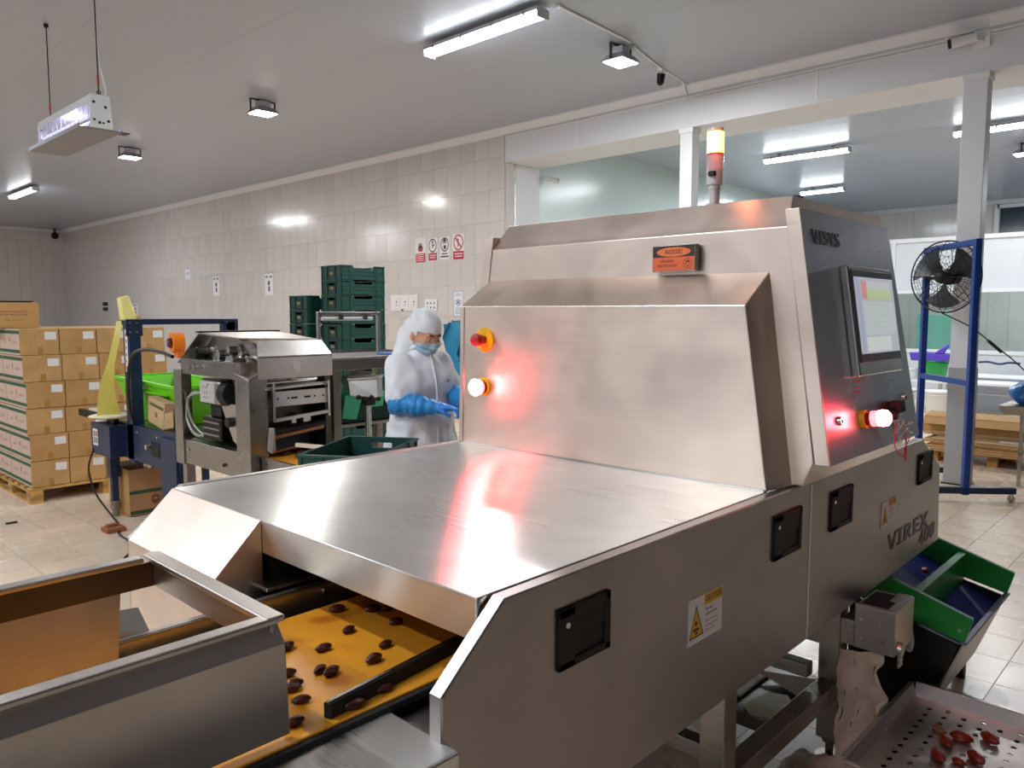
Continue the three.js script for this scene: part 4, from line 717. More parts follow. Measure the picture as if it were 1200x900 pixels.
// ---------------------------------------------------------------- steel rack, weighing indicator, crates behind
{
  const t = thing('steel_rack', 'stainless rack with raised thin frame and white tube behind the press machine', 'rack', [3.25, 0, -4.75]);
  part('post', [box(2.93, 2.99, 0, 1.24, -4.5, -4.44, .004)], M.frame, t); part('post', box(2.93, 2.99, 0, 1.24, -5.0, -4.94, .004), M.frame, t); part('post', box(3.66, 3.71, 0, 1.24, -5.0, -4.94, .004), M.frame, t); part('post', box(3.5, 3.54, 0, 1.24, -4.55, -4.51, .004), M.frame, t);
  part('cross_beam', box(2.93, 3.6, 1.24, 1.31, -4.5, -4.44, .004), M.frame, t); part('cross_beam', box(2.93, 3.7, 1.24, 1.31, -5.0, -4.94, .004), M.frame, t);
  part('tray_top', [box(2.92, 3.72, 1.315, 1.33, -5.02, -4.42, .003)], M.side, t); part('tray_lip', [box(2.92, 3.72, 1.33, 1.35, -5.02, -5.01), box(3.71, 3.72, 1.33, 1.35, -5.01, -4.42)], M.frame, t);
  const up = [[2.99, -4.7], [3.5, -4.7]];
  for (const [x, z] of up) part('upright', box(x - .012, x + .012, 1.33, 1.625, z - .012, z + .012, .003), M.hopper, t);
  part('top_bar', box(2.978, 3.512, 1.615, 1.64, -4.712, -4.688, .003), M.hopper, t); part('white_tube', [cyl(V(3.01, 1.592, -4.69), V(3.44, 1.592, -4.69), .014)], M.white, t); for (const x of [3.14, 3.35]) part('tube_clip', box(x, x + .04, 1.585, 1.62, -4.7, -4.675), M.frame, t);
  part('lower_shelf', [box(3.0, 3.7, .84, .86, -5.0, -4.5, .003)], M.side, t);
}
solo('blue_sheet', box(3.42, 3.62, 1.331, 1.345, -4.62, -4.45, .003), plain(0x5f86c9, .4), 'small blue sheet on the right end of the rack top', 'sheet');
{
  const t = thing('weighing_indicator', 'grey weighing indicator box with buttons on a steel pole', 'scale indicator', [3.03, 0, -4.18]);
  part('pole', [cyl(V(3.0, 0, -4.15), V(3.0, 1.08, -4.15), .021)], M.bright, t); part('pole_base', box(2.9, 3.1, 0, .02, -4.25, -4.05, .003), M.frame, t);
  part('indicator_body', [hull([[2.9, 1.1, -4.2], [3.02, 1.085, -4.07], [2.9, 1.195, -4.22], [3.03, 1.2, -4.09], [2.95, 1.2, -4.27], [3.1, 1.205, -4.14], [2.95, 1.09, -4.26], [3.1, 1.09, -4.13]], .006)], M.side, t);
  part('indicator_lid', [hull([[2.885, 1.197, -4.21], [3.03, 1.205, -4.07], [2.95, 1.21, -4.29], [3.12, 1.218, -4.14], [2.885, 1.203, -4.21], [3.03, 1.211, -4.07], [2.95, 1.216, -4.29], [3.12, 1.224, -4.14]], .002)], M.bright, t);
  part('cable_gland', [0, 1, 2, 3].map(i => new THREE.SphereGeometry(.017, 10, 8).translate(2.935 + i * .03, 1.085 - (i % 2) * .01, -4.16 + i * .03)), M.iron, t);
  part('clamp', [box(2.965, 3.035, 1.03, 1.085, -4.18, -4.11, .006)], M.black, t);
}
function crateGeo(h, notch) {
  const k = .012, L = .3, W = .2, g = [];
  const long = [[-L, 0], [L, 0], [L, h], [.15, h], [.115, h - notch], [-.115, h - notch], [-.15, h], [-L, h]];
  g.push(prismXY(long, W - k, W), prismXY(long, -W, -W + k));
  const sh = new THREE.Shape([[-W + k, 0], [W - k, 0], [W - k, h], [-W + k, h]].map(p => new THREE.Vector2(...p))); const ho = new THREE.Path([[-.06, h - .06], [.06, h - .06], [.06, h - .03], [-.06, h - .03]].map(p => new THREE.Vector2(...p))); sh.holes.push(ho);
  for (const x of [-L, L - k]) { const s = new THREE.ExtrudeGeometry(sh, { depth: k, bevelEnabled: false }); s.rotateY(Math.PI / 2); s.translate(x, 0, 0); g.push(s); }
  g.push(box(-L, L, 0, k, -W, W));
  const rib = [];
  for (const x of [-.29, -.18, .18, .29]) for (const z of [W, -W - .008]) rib.push(box(x - .006, x + .006, .01, h - .01, z, z + .008));
  for (const z of [W, -W - .008]) rib.push(box(-.3, .3, .055, .063, z, z + .007), box(-.3, .3, .095, .101, z, z + .006), box(-.3, .3, .004, .014, z, z + .008));
  for (const z of [-.19, -.08, .08, .19]) for (const x of [-L - .008, L]) rib.push(box(x, x + .008, .01, h - .01, z - .006, z + .006));
  const rim = [box(-L - .006, -.15, h - .012, h, W, W + .012), box(.15, L + .006, h - .012, h, W, W + .012), box(-L - .006, -.15, h - .012, h, -W - .012, -W), box(.15, L + .006, h - .012, h, -W - .012, -W), box(-L - .012, -L, h - .012, h, -W, W), box(L, L + .012, h - .012, h, -W, W)];
  return { shell: merge(g), ribs: merge(rib), rim: merge(rim) };
}
const CG = crateGeo(.166, .045), TG = crateGeo(.2, 0);
function crateThing(label, pos, ry, group, G = CG) {
  const t = thing('plastic_crate', label, 'crate', pos, group); t.rotation.y = ry;
  for (const [n, g] of [['crate_shell', G.shell], ['rib', G.ribs], ['rim', G.rim]]) { const m = shade(new THREE.Mesh(g, M.crate)); m.name = n; t.add(m); }
  const lb = shade(new THREE.Mesh(new THREE.BoxGeometry(.003, .03, .07), plain(0xa8845c, .6))); lb.name = 'crate_label'; lb.position.set(-.31, .075, .02); lb.userData.label = 'small tan label'; t.add(lb);
  return t;
}
const baseCrate = crateThing('dark green plastic crate on top of the taller stack behind the rack', [5.35, 12 * .168, -7.65], 0);
baseCrate.userData.label = 'dark green plastic crate, topmost of the taller stack behind the rack';
const ord = ['bottom', 'second', 'third', 'fourth', 'fifth', 'sixth', 'seventh', 'eighth', 'ninth', 'tenth', 'eleventh', 'twelfth'];
for (let i = 0; i < 12; i++) copy(baseCrate, [5.35 + (R() - .5) * .012, i * .168, -7.65], (R() - .5) * .02, `dark green crate, ${ord[i]} from the floor in the taller stack behind the rack`);
for (let i = 0; i < 11; i++) copy(baseCrate, [5.26 + (R() - .5) * .012, i * .168, -8.22], (R() - .5) * .02, `dark green crate, ${i === 10 ? 'topmost' : ord[i] + ' from floor'} in the shorter stack left of the taller`);
// open crates near the belt and the worker
crateThing('open dark green crate at the end of the orange discharge belt, beyond the sorter deck', [2.36, .735, -3.33], .55, null, TG);
copy(baseCrate, [3.2, .735, -2.98], .0, 'open dark green crate in front of the worker, half hidden by the sorter hood');
for (const [x, z, l] of [[2.36, -3.33, 'low steel stand under the crate at the discharge belt'], [3.2, -2.98, 'low steel stand under the crate in front of the worker']]) {
  const t = thing('crate_stand', l, 'stand', [x, 0, z]); part('stand_top', box(x - .31, x + .31, .70, .733, z - .2, z + .2, .004), M.frame, t);
  for (const a of [-.28, .24]) for (const b of [-.18, .14]) part('leg', box(x + a, x + a + .04, 0, .70, z + b, z + b + .04, .003), M.frame, t);
}
copy(baseCrate, [3.35, .862, -4.74], 0, 'dark green crate on the rack lower level holding the mint green bags');
{
  const t = solo('mint_bag', [new THREE.SphereGeometry(.13, 18, 12).scale(1.5, .5, 1).translate(3.27, 1.04, -4.62), prismXY([[3.05, .9], [3.17, .88], [3.2, .98], [3.2, 1.06], [3.08, 1.06]], -4.535, -4.52, .003), prismXY([[3.3, .96], [3.4, .96], [3.42, 1.07], [3.28, 1.07]], -4.535, -4.52, .003)], M.mint, 'mint green plastic bags draped over the crate in the rack', 'bag');
  const g = new THREE.IcosahedronGeometry(.13, 3), p = g.attributes.position; for (let i = 0; i < p.count; i++) { const v = V().fromBufferAttribute(p, i), n = noise.noise(v.x * 14, v.y * 14, v.z * 14); v.multiplyScalar(1 + .4 * n); p.setXYZ(i, v.x * 1.1, v.y * .55, v.z * .8); } g.computeVertexNormals();
  solo('grey_bag', [g.translate(3.3, 1.14, -4.66)], M.greybag, 'crumpled pale grey bag on top of the mint green bags', 'bag');
}

// ---------------------------------------------------------------- signs, sockets and papers on the tiled wall
const WXf = WX - .0015;
const wallPlate = (name, label, cat, w, h, y, z, draw, pw = 128, ph = 160, group) => { const o = solo(name, new THREE.BoxGeometry(w, h, .004).rotateY(faceMX).translate(WXf - .001, y, z), M.paper, label, cat, group); if (draw) face('print', w - .002, h - .002, .0006, print(pw, ph, draw), o, M4([WXf - .003, y, z], 0, faceMX, 0)); return o; };
const signDraw = (kind) => (g, w, h) => {
  g.fillStyle = '#e4e0e0'; g.fillRect(0, 0, w, h); const red = '#b32a3c', ink = '#3a3236'; g.lineWidth = 9;
  if (kind === 0) { g.fillStyle = ink; g.beginPath(); g.ellipse(w * .5, h * .42, w * .24, h * .13, 0, 0, 7); g.fill(); g.fillStyle = red; g.fillRect(w * .34, h * .4, w * .34, h * .14); g.fillStyle = ink; for (let i = 0; i < 3; i++) g.fillRect(w * (.34 + i * .12), h * .2, w * .07, h * .2); g.fillStyle = red; g.fillRect(4, h * .62, w - 8, h * .36); g.fillStyle = '#f0dede'; for (let i = 0; i < 4; i++) g.fillRect(w * .12, h * (.66 + i * .075), w * .7, h * .03); }
  else { g.strokeStyle = kind === 2 ? ink : kind === 3 ? red : ink; g.beginPath(); g.ellipse(w * .5, h * .33, w * .38, h * .28, 0, 0, 7); g.stroke(); g.fillStyle = ink;
    if (kind === 1) { g.fillRect(w * .46, h * .2, w * .09, h * .24); g.fillRect(w * .55, h * .3, w * .16, h * .05); g.beginPath(); g.arc(w * .5, h * .17, 9, 0, 7); g.fill(); }
    if (kind === 2) { g.beginPath(); g.arc(w * .5, h * .22, w * .18, Math.PI, 0); g.fill(); g.fillRect(w * .38, h * .36, w * .26, h * .16); g.fillRect(w * .3, h * .24, w * .42, h * .03); }
    if (kind === 3) { g.fillRect(w * .44, h * .18, w * .08, h * .3); g.strokeStyle = red; g.lineWidth = 11; g.beginPath(); g.moveTo(w * .24, h * .14); g.lineTo(w * .76, h * .53); g.stroke(); }
    if (kind === 2) { g.fillRect(w * .2, h * .7, w * .6, h * .05); g.fillRect(w * .1, h * .82, w * .8, h * .06); } else { g.fillStyle = red; g.fillRect(6, h * .66, w - 12, h * .32); g.fillStyle = '#f0dede'; g.fillRect(w * .16, h * .74, w * .7, h * .04); g.fillRect(w * .2, h * .84, w * .6, h * .04); } }
};
[['red hand washing sign, first from the left in the sign row on the tiled wall', -9.83, 2.66, .26, .4], ['round pictogram sign with red caption, second in the sign row on the tiled wall', -9.53, 2.66, .23, .36], ['black and white face mask sign, third in the sign row on the tiled wall', -9.24, 2.66, .23, .36], ['red crossed-circle prohibition sign, last in the sign row on the tiled wall', -8.92, 2.665, .27, .40]].forEach(([l, z, y, w, h], i) => wallPlate('safety_sign', l, 'sign', w, h, y, z, signDraw(i)));
const linesDraw = (n, top) => (g, w, h) => { g.fillStyle = '#e6e6ea'; g.fillRect(0, 0, w, h); g.fillStyle = '#77787f'; g.fillRect(0, 0, w, 4); if (top) { g.fillRect(w * .1, h * .12, w * .3, h * .1); g.fillRect(w * .6, h * .12, w * .28, h * .1); g.fillStyle = '#44454c'; g.fillRect(w * .38, h * .36, w * .24, h * .18); g.fillRect(w * .42, h * .6, w * .2, h * .22); } for (let i = 0; i < n; i++) g.fillRect(w * .15, h * (.3 + i * .11), w * .7, h * .04); };
wallPlate('wall_notice', 'small square notice on the tiled wall, far left of two tall notices', 'notice', .3, .24, 2.59, -18.5, linesDraw(3));
wallPlate('wall_notice', 'tall notice on the tiled wall with marks, the farther of two', 'notice', .32, .46, 2.28, -17.05, linesDraw(0, 1));
wallPlate('wall_notice', 'tall notice on the tiled wall with marks, the nearer of two', 'notice', .32, .46, 2.25, -14.7, linesDraw(0, 1));
wallPlate('wall_notice', 'tall thin notice on the tiled wall behind the yellow film roll', 'notice', .3, .4, 1.75, -21.8, linesDraw(0, 1));
wallPlate('framed_notice', 'tall blue-edged paper notice with emblem beside the sorter hood', 'notice', .23, .40, 1.79, -8.93, (g, w, h) => { g.fillStyle = '#e2e5ec'; g.fillRect(0, 0, w, h); g.strokeStyle = '#5c6f96'; g.lineWidth = 5; g.strokeRect(3, 3, w - 6, h - 6); g.strokeStyle = '#5a667e'; g.lineWidth = 6; for (const [a, b] of [[.5, .4], [.36, .44], [.64, .44], [.5, .5]]) { g.beginPath(); g.arc(w * a, h * b, w * .13, 0, 7); g.stroke(); } g.fillStyle = '#6c7586'; g.fillRect(w * .3, h * .1, w * .4, 5); g.fillRect(w * .2, h * .16, w * .6, 5); for (let i = 0; i < 4; i++) g.fillRect(w * .2, h * (.66 + i * .07), w * .6, 5); }, 160, 280);
for (const [z, y, l] of [[-24, 1.93, 'upper dark switch on the far tiled wall'], [-24, 1.78, 'lower dark switch on the far tiled wall']]) { const o = solo('wall_switch', box(WXf - .03, WXf - .001, y - .05, y + .05, z - .16, z + .16, .008), M.black, l, 'switch'); part('rocker', box(WXf - .038, WXf - .03, y - .03, y + .03, z - .1, z + .1, .003), M.blackgloss, o); }
{
  const o = solo('socket_panel', box(WXf - .025, WXf - .001, 1.68, 1.87, -9.72, -9.42, .006), M.white, 'white socket panel with two rows of holes above the worker', 'socket');
  for (let i = 0; i < 3; i++) for (const y of [1.735, 1.805]) part('socket_hole', [box(WXf - .029, WXf - .024, y - .014, y + .014, -9.66 + i * .085, -9.635 + i * .085, .002)], M.black, o);
  const s = solo('switch_panel', [box(WXf - .015, WXf - .001, 1.68, 1.95, -10.62, -9.9, .005)], M.white, 'wide white switch panel on the tiled wall beside the tall crate stack', 'switch');
  for (const z of [-10.45, -10.22, -9.99]) { part('switch_frame', box(WXf - .024, WXf - .015, 1.71, 1.92, z - .085, z + .085, .004), M.paper, s); part('switch_mark', [box(WXf - .027, WXf - .023, 1.82, 1.845, z - .015, z + .015), box(WXf - .027, WXf - .023, 1.775, 1.79, z - .01, z + .01)], plain(0x555b66, .5), s); }
  part('indicator', box(WXf - .03, WXf - .014, 1.685, 1.71, -10.32, -10.28, .004), M.black, s);
}
{
  const o = solo('wall_dispenser', [box(WXf - .12, WXf - .001, 1.15, 1.42, -8.98, -8.72, .02)], M.white, 'white wall box with dark opening behind the worker hands', 'dispenser');
  part('opening', box(WXf - .126, WXf - .118, 1.2, 1.36, -8.93, -8.77, .006), plain(0x6d7076, .4), o);
}
{ // apron hanging behind the worker
  const P = [], n = 18, m = 14, I = [];
  for (const side of [0, 1]) for (let j = 0; j <= m; j++) for (let i = 0; i <= n; i++) { const u = i / n, v = j / m; const half = .19 * (1 - .55 * v * v), cx = 3.83 + .02 * v; const x = cx + (u - .5) * 2 * half * .69 + .03 * Math.sin(u * 17 + v * 4) * .5, z = -4.05 + (u - .5) * 2 * half * .72 - .03 * Math.sin(u * 17 + v * 4) + (side ? -.01 : 0) - .07 * noise.noise(u * 7, v * 6, 1) - .03 * noise.noise(u * 15, v * 13, 4), y = 1.57 - v * .46 - .05 * Math.pow(u - .3, 2) * 4 + .012 * noise.noise(u * 7, v * 3, 6); P.push(x, y, z); }
  const S = (n + 1) * (m + 1); for (const side of [0, 1]) for (let j = 0; j < m; j++) for (let i = 0; i < n; i++) { const a = side * S + j * (n + 1) + i, b = a + 1, c = a + n + 1, d = c + 1; side ? I.push(a, b, c, b, d, c) : I.push(a, c, b, b, c, d); }
  const g = new THREE.BufferGeometry(); g.setAttribute('position', new THREE.Float32BufferAttribute(P, 3)); g.setIndex(I); g.computeVertexNormals();
  const t = solo('blue_apron', [g], M.apron, 'blue plastic apron hanging behind the worker shoulder beside the sorter hood', 'apron');
  const h = thing('coat_stand', 'thin steel stand carrying the blue plastic apron', 'stand', [3.86, 0, -4.1]);
  part('pole', cyl(V(3.86, 0, -4.1), V(3.86, 1.6, -4.1), .014), M.frame, h); part('hook_bar', cyl(V(3.78, 1.575, -4.19), V(3.94, 1.575, -4.01), .008), M.frame, h); part('stand_base', cyl(V(3.86, 0, -4.1), V(3.86, .02, -4.1), .16, .15, 28), M.frame, h);
}

// ---------------------------------------------------------------- the worker
function sdfMesh(fn, min, max, cell) {
  const size = V(...max).sub(V(...min)), n = Math.ceil(Math.max(size.x, size.y, size.z) / cell) + 4;
  const mc = new MarchingCubes(n, new THREE.MeshBasicMaterial(), false, false, 400000); mc.isolation = 0;
  const half = n * cell / 2, c = V(...min).add(V(...max)).multiplyScalar(.5);
  // the cubes of three.js sample at (i - n/2) / (n/2)
  for (let k = 0; k < n; k++) for (let j = 0; j < n; j++) for (let i = 0; i < n; i++) {
    const x = c.x + (i - n / 2) * cell, y = c.y + (j - n / 2) * cell, z = c.z + (k - n / 2) * cell;
    mc.field[i + j * n + k * n * n] = (x < min[0] || x > max[0] || y < min[1] || y > max[1] || z < min[2] || z > max[2]) ? -1 : -fn(x, y, z);
  }
  mc.update();
  const g = new THREE.BufferGeometry(); g.setAttribute('position', new THREE.BufferAttribute(mc.positionArray.slice(0, mc.count * 3), 3));
  g.scale(half, half, half); g.translate(c.x, c.y, c.z);
  const w = mergeVertices(g, 1e-5); w.computeVertexNormals();
  // make the faces look outward
  const p = w.attributes.position, nn = w.attributes.normal; let s = 0; for (let i = 0; i < p.count; i += 37) { const e = .004, x = p.getX(i), y = p.getY(i), z = p.getZ(i); s += (fn(x + nn.getX(i) * e, y + nn.getY(i) * e, z + nn.getZ(i) * e) - fn(x, y, z)) > 0 ? 1 : -1; }
  if (s < 0) { const ix = w.index.array; for (let i = 0; i < ix.length; i += 3) { const q = ix[i]; ix[i] = ix[i + 1]; ix[i + 1] = q; } w.computeVertexNormals(); }
  w.setAttribute('uv', new THREE.BufferAttribute(new Float32Array(w.attributes.position.count * 2).map((_, i) => i % 2 ? p.getY(i >> 1) : p.getX(i >> 1) + p.getZ(i >> 1)), 2));
  return w;
}
const cap = (a, b, ra, rb = ra, sx = 1) => (x, y, z) => { const dx = b[0] - a[0], dy = b[1] - a[1], dz = b[2] - a[2]; let h = ((x - a[0]) * dx + (y - a[1]) * dy + (z - a[2]) * dz) / (dx * dx + dy * dy + dz * dz); h = Math.max(0, Math.min(1, h)); return Math.hypot((x - a[0] - dx * h) / sx, y - a[1] - dy * h, z - a[2] - dz * h) - (ra + (rb - ra) * h); };
const ell = (c, r) => (x, y, z) => { const k = Math.hypot((x - c[0]) / r[0], (y - c[1]) / r[1], (z - c[2]) / r[2]); return (k - 1) * Math.min(...r); };
const smin = (a, b, k) => { const h = Math.max(k - Math.abs(a - b), 0) / k; return Math.min(a, b) - h * h * k * .25; };
const blend = (fs, k) => (x, y, z) => { let d = 1e9; for (const f of fs) d = smin(d, f(x, y, z), k); return d; };
{
  const W = new THREE.Group(); W.name = 'person'; W.position.set(2.95, 0, -3.55); W.rotation.y = -.04; scene.add(W); W.off = V(0, 0, 0);
  W.userData = { label: 'worker in white coat, white head scarf, blue mask and blue gloves behind the sorter', category: 'person' };
  const put = (name, g, mat, parent = W, label) => { const m = shade(new THREE.Mesh(g, mat)); m.name = name; if (label) m.userData.label = label; parent.add(m); return m; };
  // joints (local: +z is the way she faces, +x her left)
  const shR = [-.155, 1.325, -.01], shL = [.155, 1.325, -.01], elR = [-.205, 1.11, .06], elL = [.21, 1.14, .06], wrR = [-.10, 1.10, .285], wrL = [.115, 1.11, .275];
  const hp = [0, 1.505, .045], tilt = .42;
  const toHead = (x, y, z) => { const dy = y - hp[1], dz = z - hp[2], c = Math.cos(tilt), s = Math.sin(tilt); return [x - hp[0], dy * c - dz * -s * -1 * -1, dz * c + dy * s]; };
  const headLocal = (x, y, z) => { const dy = y - hp[1], dz = z - hp[2], c = Math.cos(tilt), s = Math.sin(tilt); return [x, dy * c + dz * s, -dy * s + dz * c]; };
  const headFrame = new THREE.Matrix4().makeRotationX(tilt).setPosition(...hp);
  const headSdf = (x, y, z) => {
    const [a, b, c] = headLocal(x, y, z);
    let d = ell([0, .025, -.01], [.078, .105, .098])(a, b, c);
    d = smin(d, ell([0, -.05, .025], [.056, .07, .068])(a, b, c), .05);
    d = smin(d, cap([0, .005, .088], [0, -.032, .108], .010, .015)(a, b, c), .02);
    d = smin(d, cap([-.04, .03, .08], [.04, .03, .08], .012)(a, b, c), .02);
    for (const s of [-1, 1]) { d = smin(d, ell([s * .042, -.02, .068], [.024, .02, .02])(a, b, c), .02); d = smin(d, ell([s * .08, -.01, -.01], [.012, .03, .018])(a, b, c), .01); d = Math.max(d, -(ell([s * .031, .008, .096], [.017, .01, .014])(a, b, c)) - .004); }
    d = smin(d, cap([-.018, -.065, .09], [.018, -.065, .09], .008)(a, b, c), .012);
    return d;
  };
  const body = put('body', sdfMesh(blend([cap([0, 1.34, -.01], [0, 1.44, .01], .055, .05), cap([-.11, 1.3, -.01], [.11, 1.3, -.01], .06), cap([0, 1.25, 0], [0, .95, 0], .085, .085), cap([-.06, .85, 0], [.06, .85, 0], .09), cap(shR, elR, .05, .042), cap(elR, wrR, .042, .03), cap(shL, elL, .05, .042), cap(elL, wrL, .042, .03), cap([-.09, .85, 0], [-.1, .47, .01], .08, .055), cap([-.1, .47, .01], [-.1, .08, -.02], .052, .035), cap([.09, .85, 0], [.1, .47, .01], .08, .055), cap([.1, .47, .01], [.1, .08, -.02], .052, .035), cap([-.1, .05, -.03], [-.1, .04, .1], .035, .03), cap([.1, .05, -.03], [.1, .04, .1], .035, .03)], .05), [-.42, 0, -.3], [.42, 1.5, .45], .016), M.skin);
  put('face', sdfMesh(blend([headSdf, cap([0, 1.36, .0], [0, 1.44, .03], .052, .048)], .04), [-.12, 1.33, -.12], [.12, 1.66, .22], .005), M.skin, body);
  for (const s of [-1, 1]) {
    const e = put('eye', new THREE.SphereGeometry(.0105, 14, 10).translate(s * .031, .006, .0845).applyMatrix4(headFrame), plain(0xd8d0cc, .2), body); put('iris', new THREE.SphereGeometry(.006, 10, 8).translate(s * .031, .002, .0895).applyMatrix4(headFrame), plain(0x1c0f0a, .2), e);
    put('eyelid', new THREE.SphereGeometry(.0122, 14, 8, 0, 6.2832, 0, 1.5).rotateX(.35).translate(s * .031, .0075, .0842).applyMatrix4(headFrame), M.skin, body);
    put('eyebrow', new THREE.TubeGeometry(new THREE.CatmullRomCurve3([V(s * .014, .03, .0975), V(s * .032, .036, .0925), V(s * .052, .029, .078)]), 10, .0042, 6).applyMatrix4(headFrame), plain(0x1d120d, .8), body);
  }
  // mask
  const maskF = (x, y, z) => { const [a, b, c] = headLocal(x, y, z); const pl = .0035 * Math.sin((b + .05) * 190); return Math.max(headSdf(x, y, z) - .008 - pl * .5, -(headSdf(x, y, z) - .003), b + .006 + Math.abs(a) * .16, -(b + .112), Math.abs(a) - .075, .005 - c); };
  put('face_mask', sdfMesh(maskF, [-.1, 1.34, -.02], [.1, 1.56, .22], .0042), M.mask);
  // scarf: cap and drape with an opening for the face
  const scarf = (x, y, z) => {
    const [a, b, c] = headLocal(x, y, z); const wob = .004 * noise.noise(a * 18, b * 14, c * 18) + .003 * Math.sin(b * 60 + a * 25 + c * 40) * (c < .02 ? 1 : .2);
    let d = ell([0, .045, -.02], [.094, .105, .112])(a, b, c);
    d = smin(d, cap([0, 1.5, -.065], [0, 1.33, -.115], .085, .10, 1.1)(x, y, z), .06); d = smin(d, cap([-.055, 1.45, -.05], [-.10, 1.33, -.06], .05, .06)(x, y, z), .05); d = smin(d, cap([.055, 1.45, -.05], [.10, 1.33, -.06], .05, .06)(x, y, z), .05);
    d -= wob;
    const open = Math.max(-(c - .022 - b * .2), b - .034);
    return Math.max(d, -open - .0);
  };
  put('head_scarf', sdfMesh(scarf, [-.22, 1.22, -.26], [.22, 1.70, .2], .007), M.cloth);
  // coat
  const fold = (x, y, z) => .012 * noise.noise(x * 9, y * 4, z * 9) + .007 * Math.sin(x * 46 + z * 30 + y * 7 + 2 * noise.noise(x * 4, y * 3, z * 4)) * Math.max(0, Math.min(1, (1.12 - y) * 3 + .25)) + .008 * noise.noise(x * 20, y * 12, z * 20);
  const coatB = blend([cap([-.11, 1.31, -.01], [.11, 1.31, -.01], .082, .082), cap([0, 1.3, .0], [0, 1.42, -.005], .10, .07), cap([-.085, 1.22, .02], [.085, 1.22, .02], .118), cap([-.075, 1.0, .015], [.075, 1.0, .015], .135), cap([-.085, .84, 0], [.085, .84, 0], .15), cap([-.09, .5, 0], [.09, .5, 0], .165, .165), cap(shR, [-.2, 1.15, .045], .07, .076), cap(shL, [.2, 1.16, .045], .07, .076)], .045);
  const coat = put('coat', sdfMesh((x, y, z) => Math.max(coatB(x, y, z) - fold(x, y, z), .42 - y, -(cap([0, 1.43, .015], [0, 1.53, .06], .055, .07)(x, y, z)), y - 1.46), [-.4, .38, -.28], [.4, 1.5, .34], .0095), M.cloth);
  put('placket', new THREE.TubeGeometry(new THREE.CatmullRomCurve3([V(.0, 1.41, .085), V(.0, 1.33, .118), V(.003, 1.2, .148), V(.0, 1.05, .155), V(.002, .9, .158), V(0, .6, .17)]), 24, .006, 6), M.cloth, coat);
  put('collar', new THREE.TorusGeometry(.068, .013, 8, 28, 5.2).rotateZ(Math.PI / 2 + .55).rotateX(Math.PI / 2 - .35).translate(0, 1.425, .012), M.cloth, coat); put('chest_mark', [box(.07, .115, 1.232, 1.237, .126, .134), box(.075, .105, 1.222, 1.226, .126, .134)].map(boxUV).reduce((a, b) => mergeGeometries([a, b])), plain(0x6d7480, .6), coat);
  for (const s of [[elR, wrR, [-.2, 1.14, .05]], [elL, wrL, [.2, 1.16, .05]]]) {
    const [e, w, u] = s; const f = blend([cap(u, e, .062, .06), cap(e, [(e[0] + w[0]) / 2, (e[1] + w[1]) / 2, (e[2] + w[2]) / 2], .062, .056), cap([(e[0] + w[0]) / 2, (e[1] + w[1]) / 2, (e[2] + w[2]) / 2], w, .056, .036)], .03);
    const mn = [0, 1, 2].map(i => Math.min(u[i], e[i], w[i]) - .09), mx = [0, 1, 2].map(i => Math.max(u[i], e[i], w[i]) + .09);
    const d = V(w[0] - e[0], w[1] - e[1], w[2] - e[2]).normalize();
    put('sleeve', sdfMesh((x, y, z) => { const q = (x - e[0]) * d.x + (y - e[1]) * d.y + (z - e[2]) * d.z; return f(x, y, z) - .0035 * Math.sin(q * 120 + 3 * noise.noise(x * 10, y * 10, z * 10)) - .004 * noise.noise(x * 25, y * 25, z * 25); }, mn, mx, .006), M.sleeve, W, 'blue plastic sleeve');
  }
  // gloved hands: palm, four bent fingers and a thumb each
  for (const [w, s] of [[wrR, -1], [wrL, 1]]) {
    const f = V(-s * .5, .02, .85).normalize(), up = V(-s * .25, .95, .1), side = f.clone().cross(up).normalize().multiplyScalar(s), nrm = side.clone().cross(f).normalize(); if (nrm.y > 0) nrm.negate();
    const P = (a, b, c) => { const v = V(...w).addScaledVector(f, a).addScaledVector(side, b).addScaledVector(nrm, c); return [v.x, v.y, v.z]; };
    const B = [cap(P(-.02, 0, 0), P(.03, 0, 0), .031, .027), cap(P(.035, -.022, 0), P(.085, -.026, .004), .0165, .0145), cap(P(.035, .0, 0), P(.09, .0, .004), .0165, .0145), cap(P(.035, .022, 0), P(.083, .026, .004), .0165, .0145)];
    const F = []; [-.03, -.01, .01, .03].forEach((b, i) => { const L = [.066, .078, .073, .055][i], k0 = P(.088, b, .003), k1 = P(.088 + L * .42, b * 1.02, .014), k2 = P(.088 + L * .66, b, .036), k3 = P(.088 + L * .68, b * .95, .056); F.push(cap(k0, k1, .0098, .0092), cap(k1, k2, .0092, .0086), cap(k2, k3, .0086, .0076)); });
    F.push(cap(P(.02, -s * 0 - .028, .012), P(.055, -.046, .03), .0135, .011), cap(P(.055, -.046, .03), P(.085, -.036, .048), .0105, .009));
    const palm = blend(B, .02), g = (x, y, z) => { let d = palm(x, y, z); for (const q of F) d = smin(d, q(x, y, z), .0055); return d; };
    put('glove', sdfMesh(g, [0, 1, 2].map(i => w[i] - .17), [0, 1, 2].map(i => w[i] + .17), .0042), M.glove, W, 'blue rubber glove');
  }
  put('trousers', sdfMesh(blend([cap([-.1, .8, 0], [-.1, .12, -.01], .1, .075), cap([.1, .8, 0], [.1, .12, -.01], .1, .075)], .02), [-.24, .06, -.16], [.24, .9, .16], .012), M.cloth);
  for (const s of [-1, 1]) put('boot', sdfMesh(blend([cap([s * .1, .06, -.04], [s * .1, .05, .13], .052, .045), cap([s * .1, .05, -.03], [s * .1, .16, -.02], .055, .055)], .03), [s * .1 - .09, .0, -.14], [s * .1 + .09, .24, .2], .009), M.white);
}

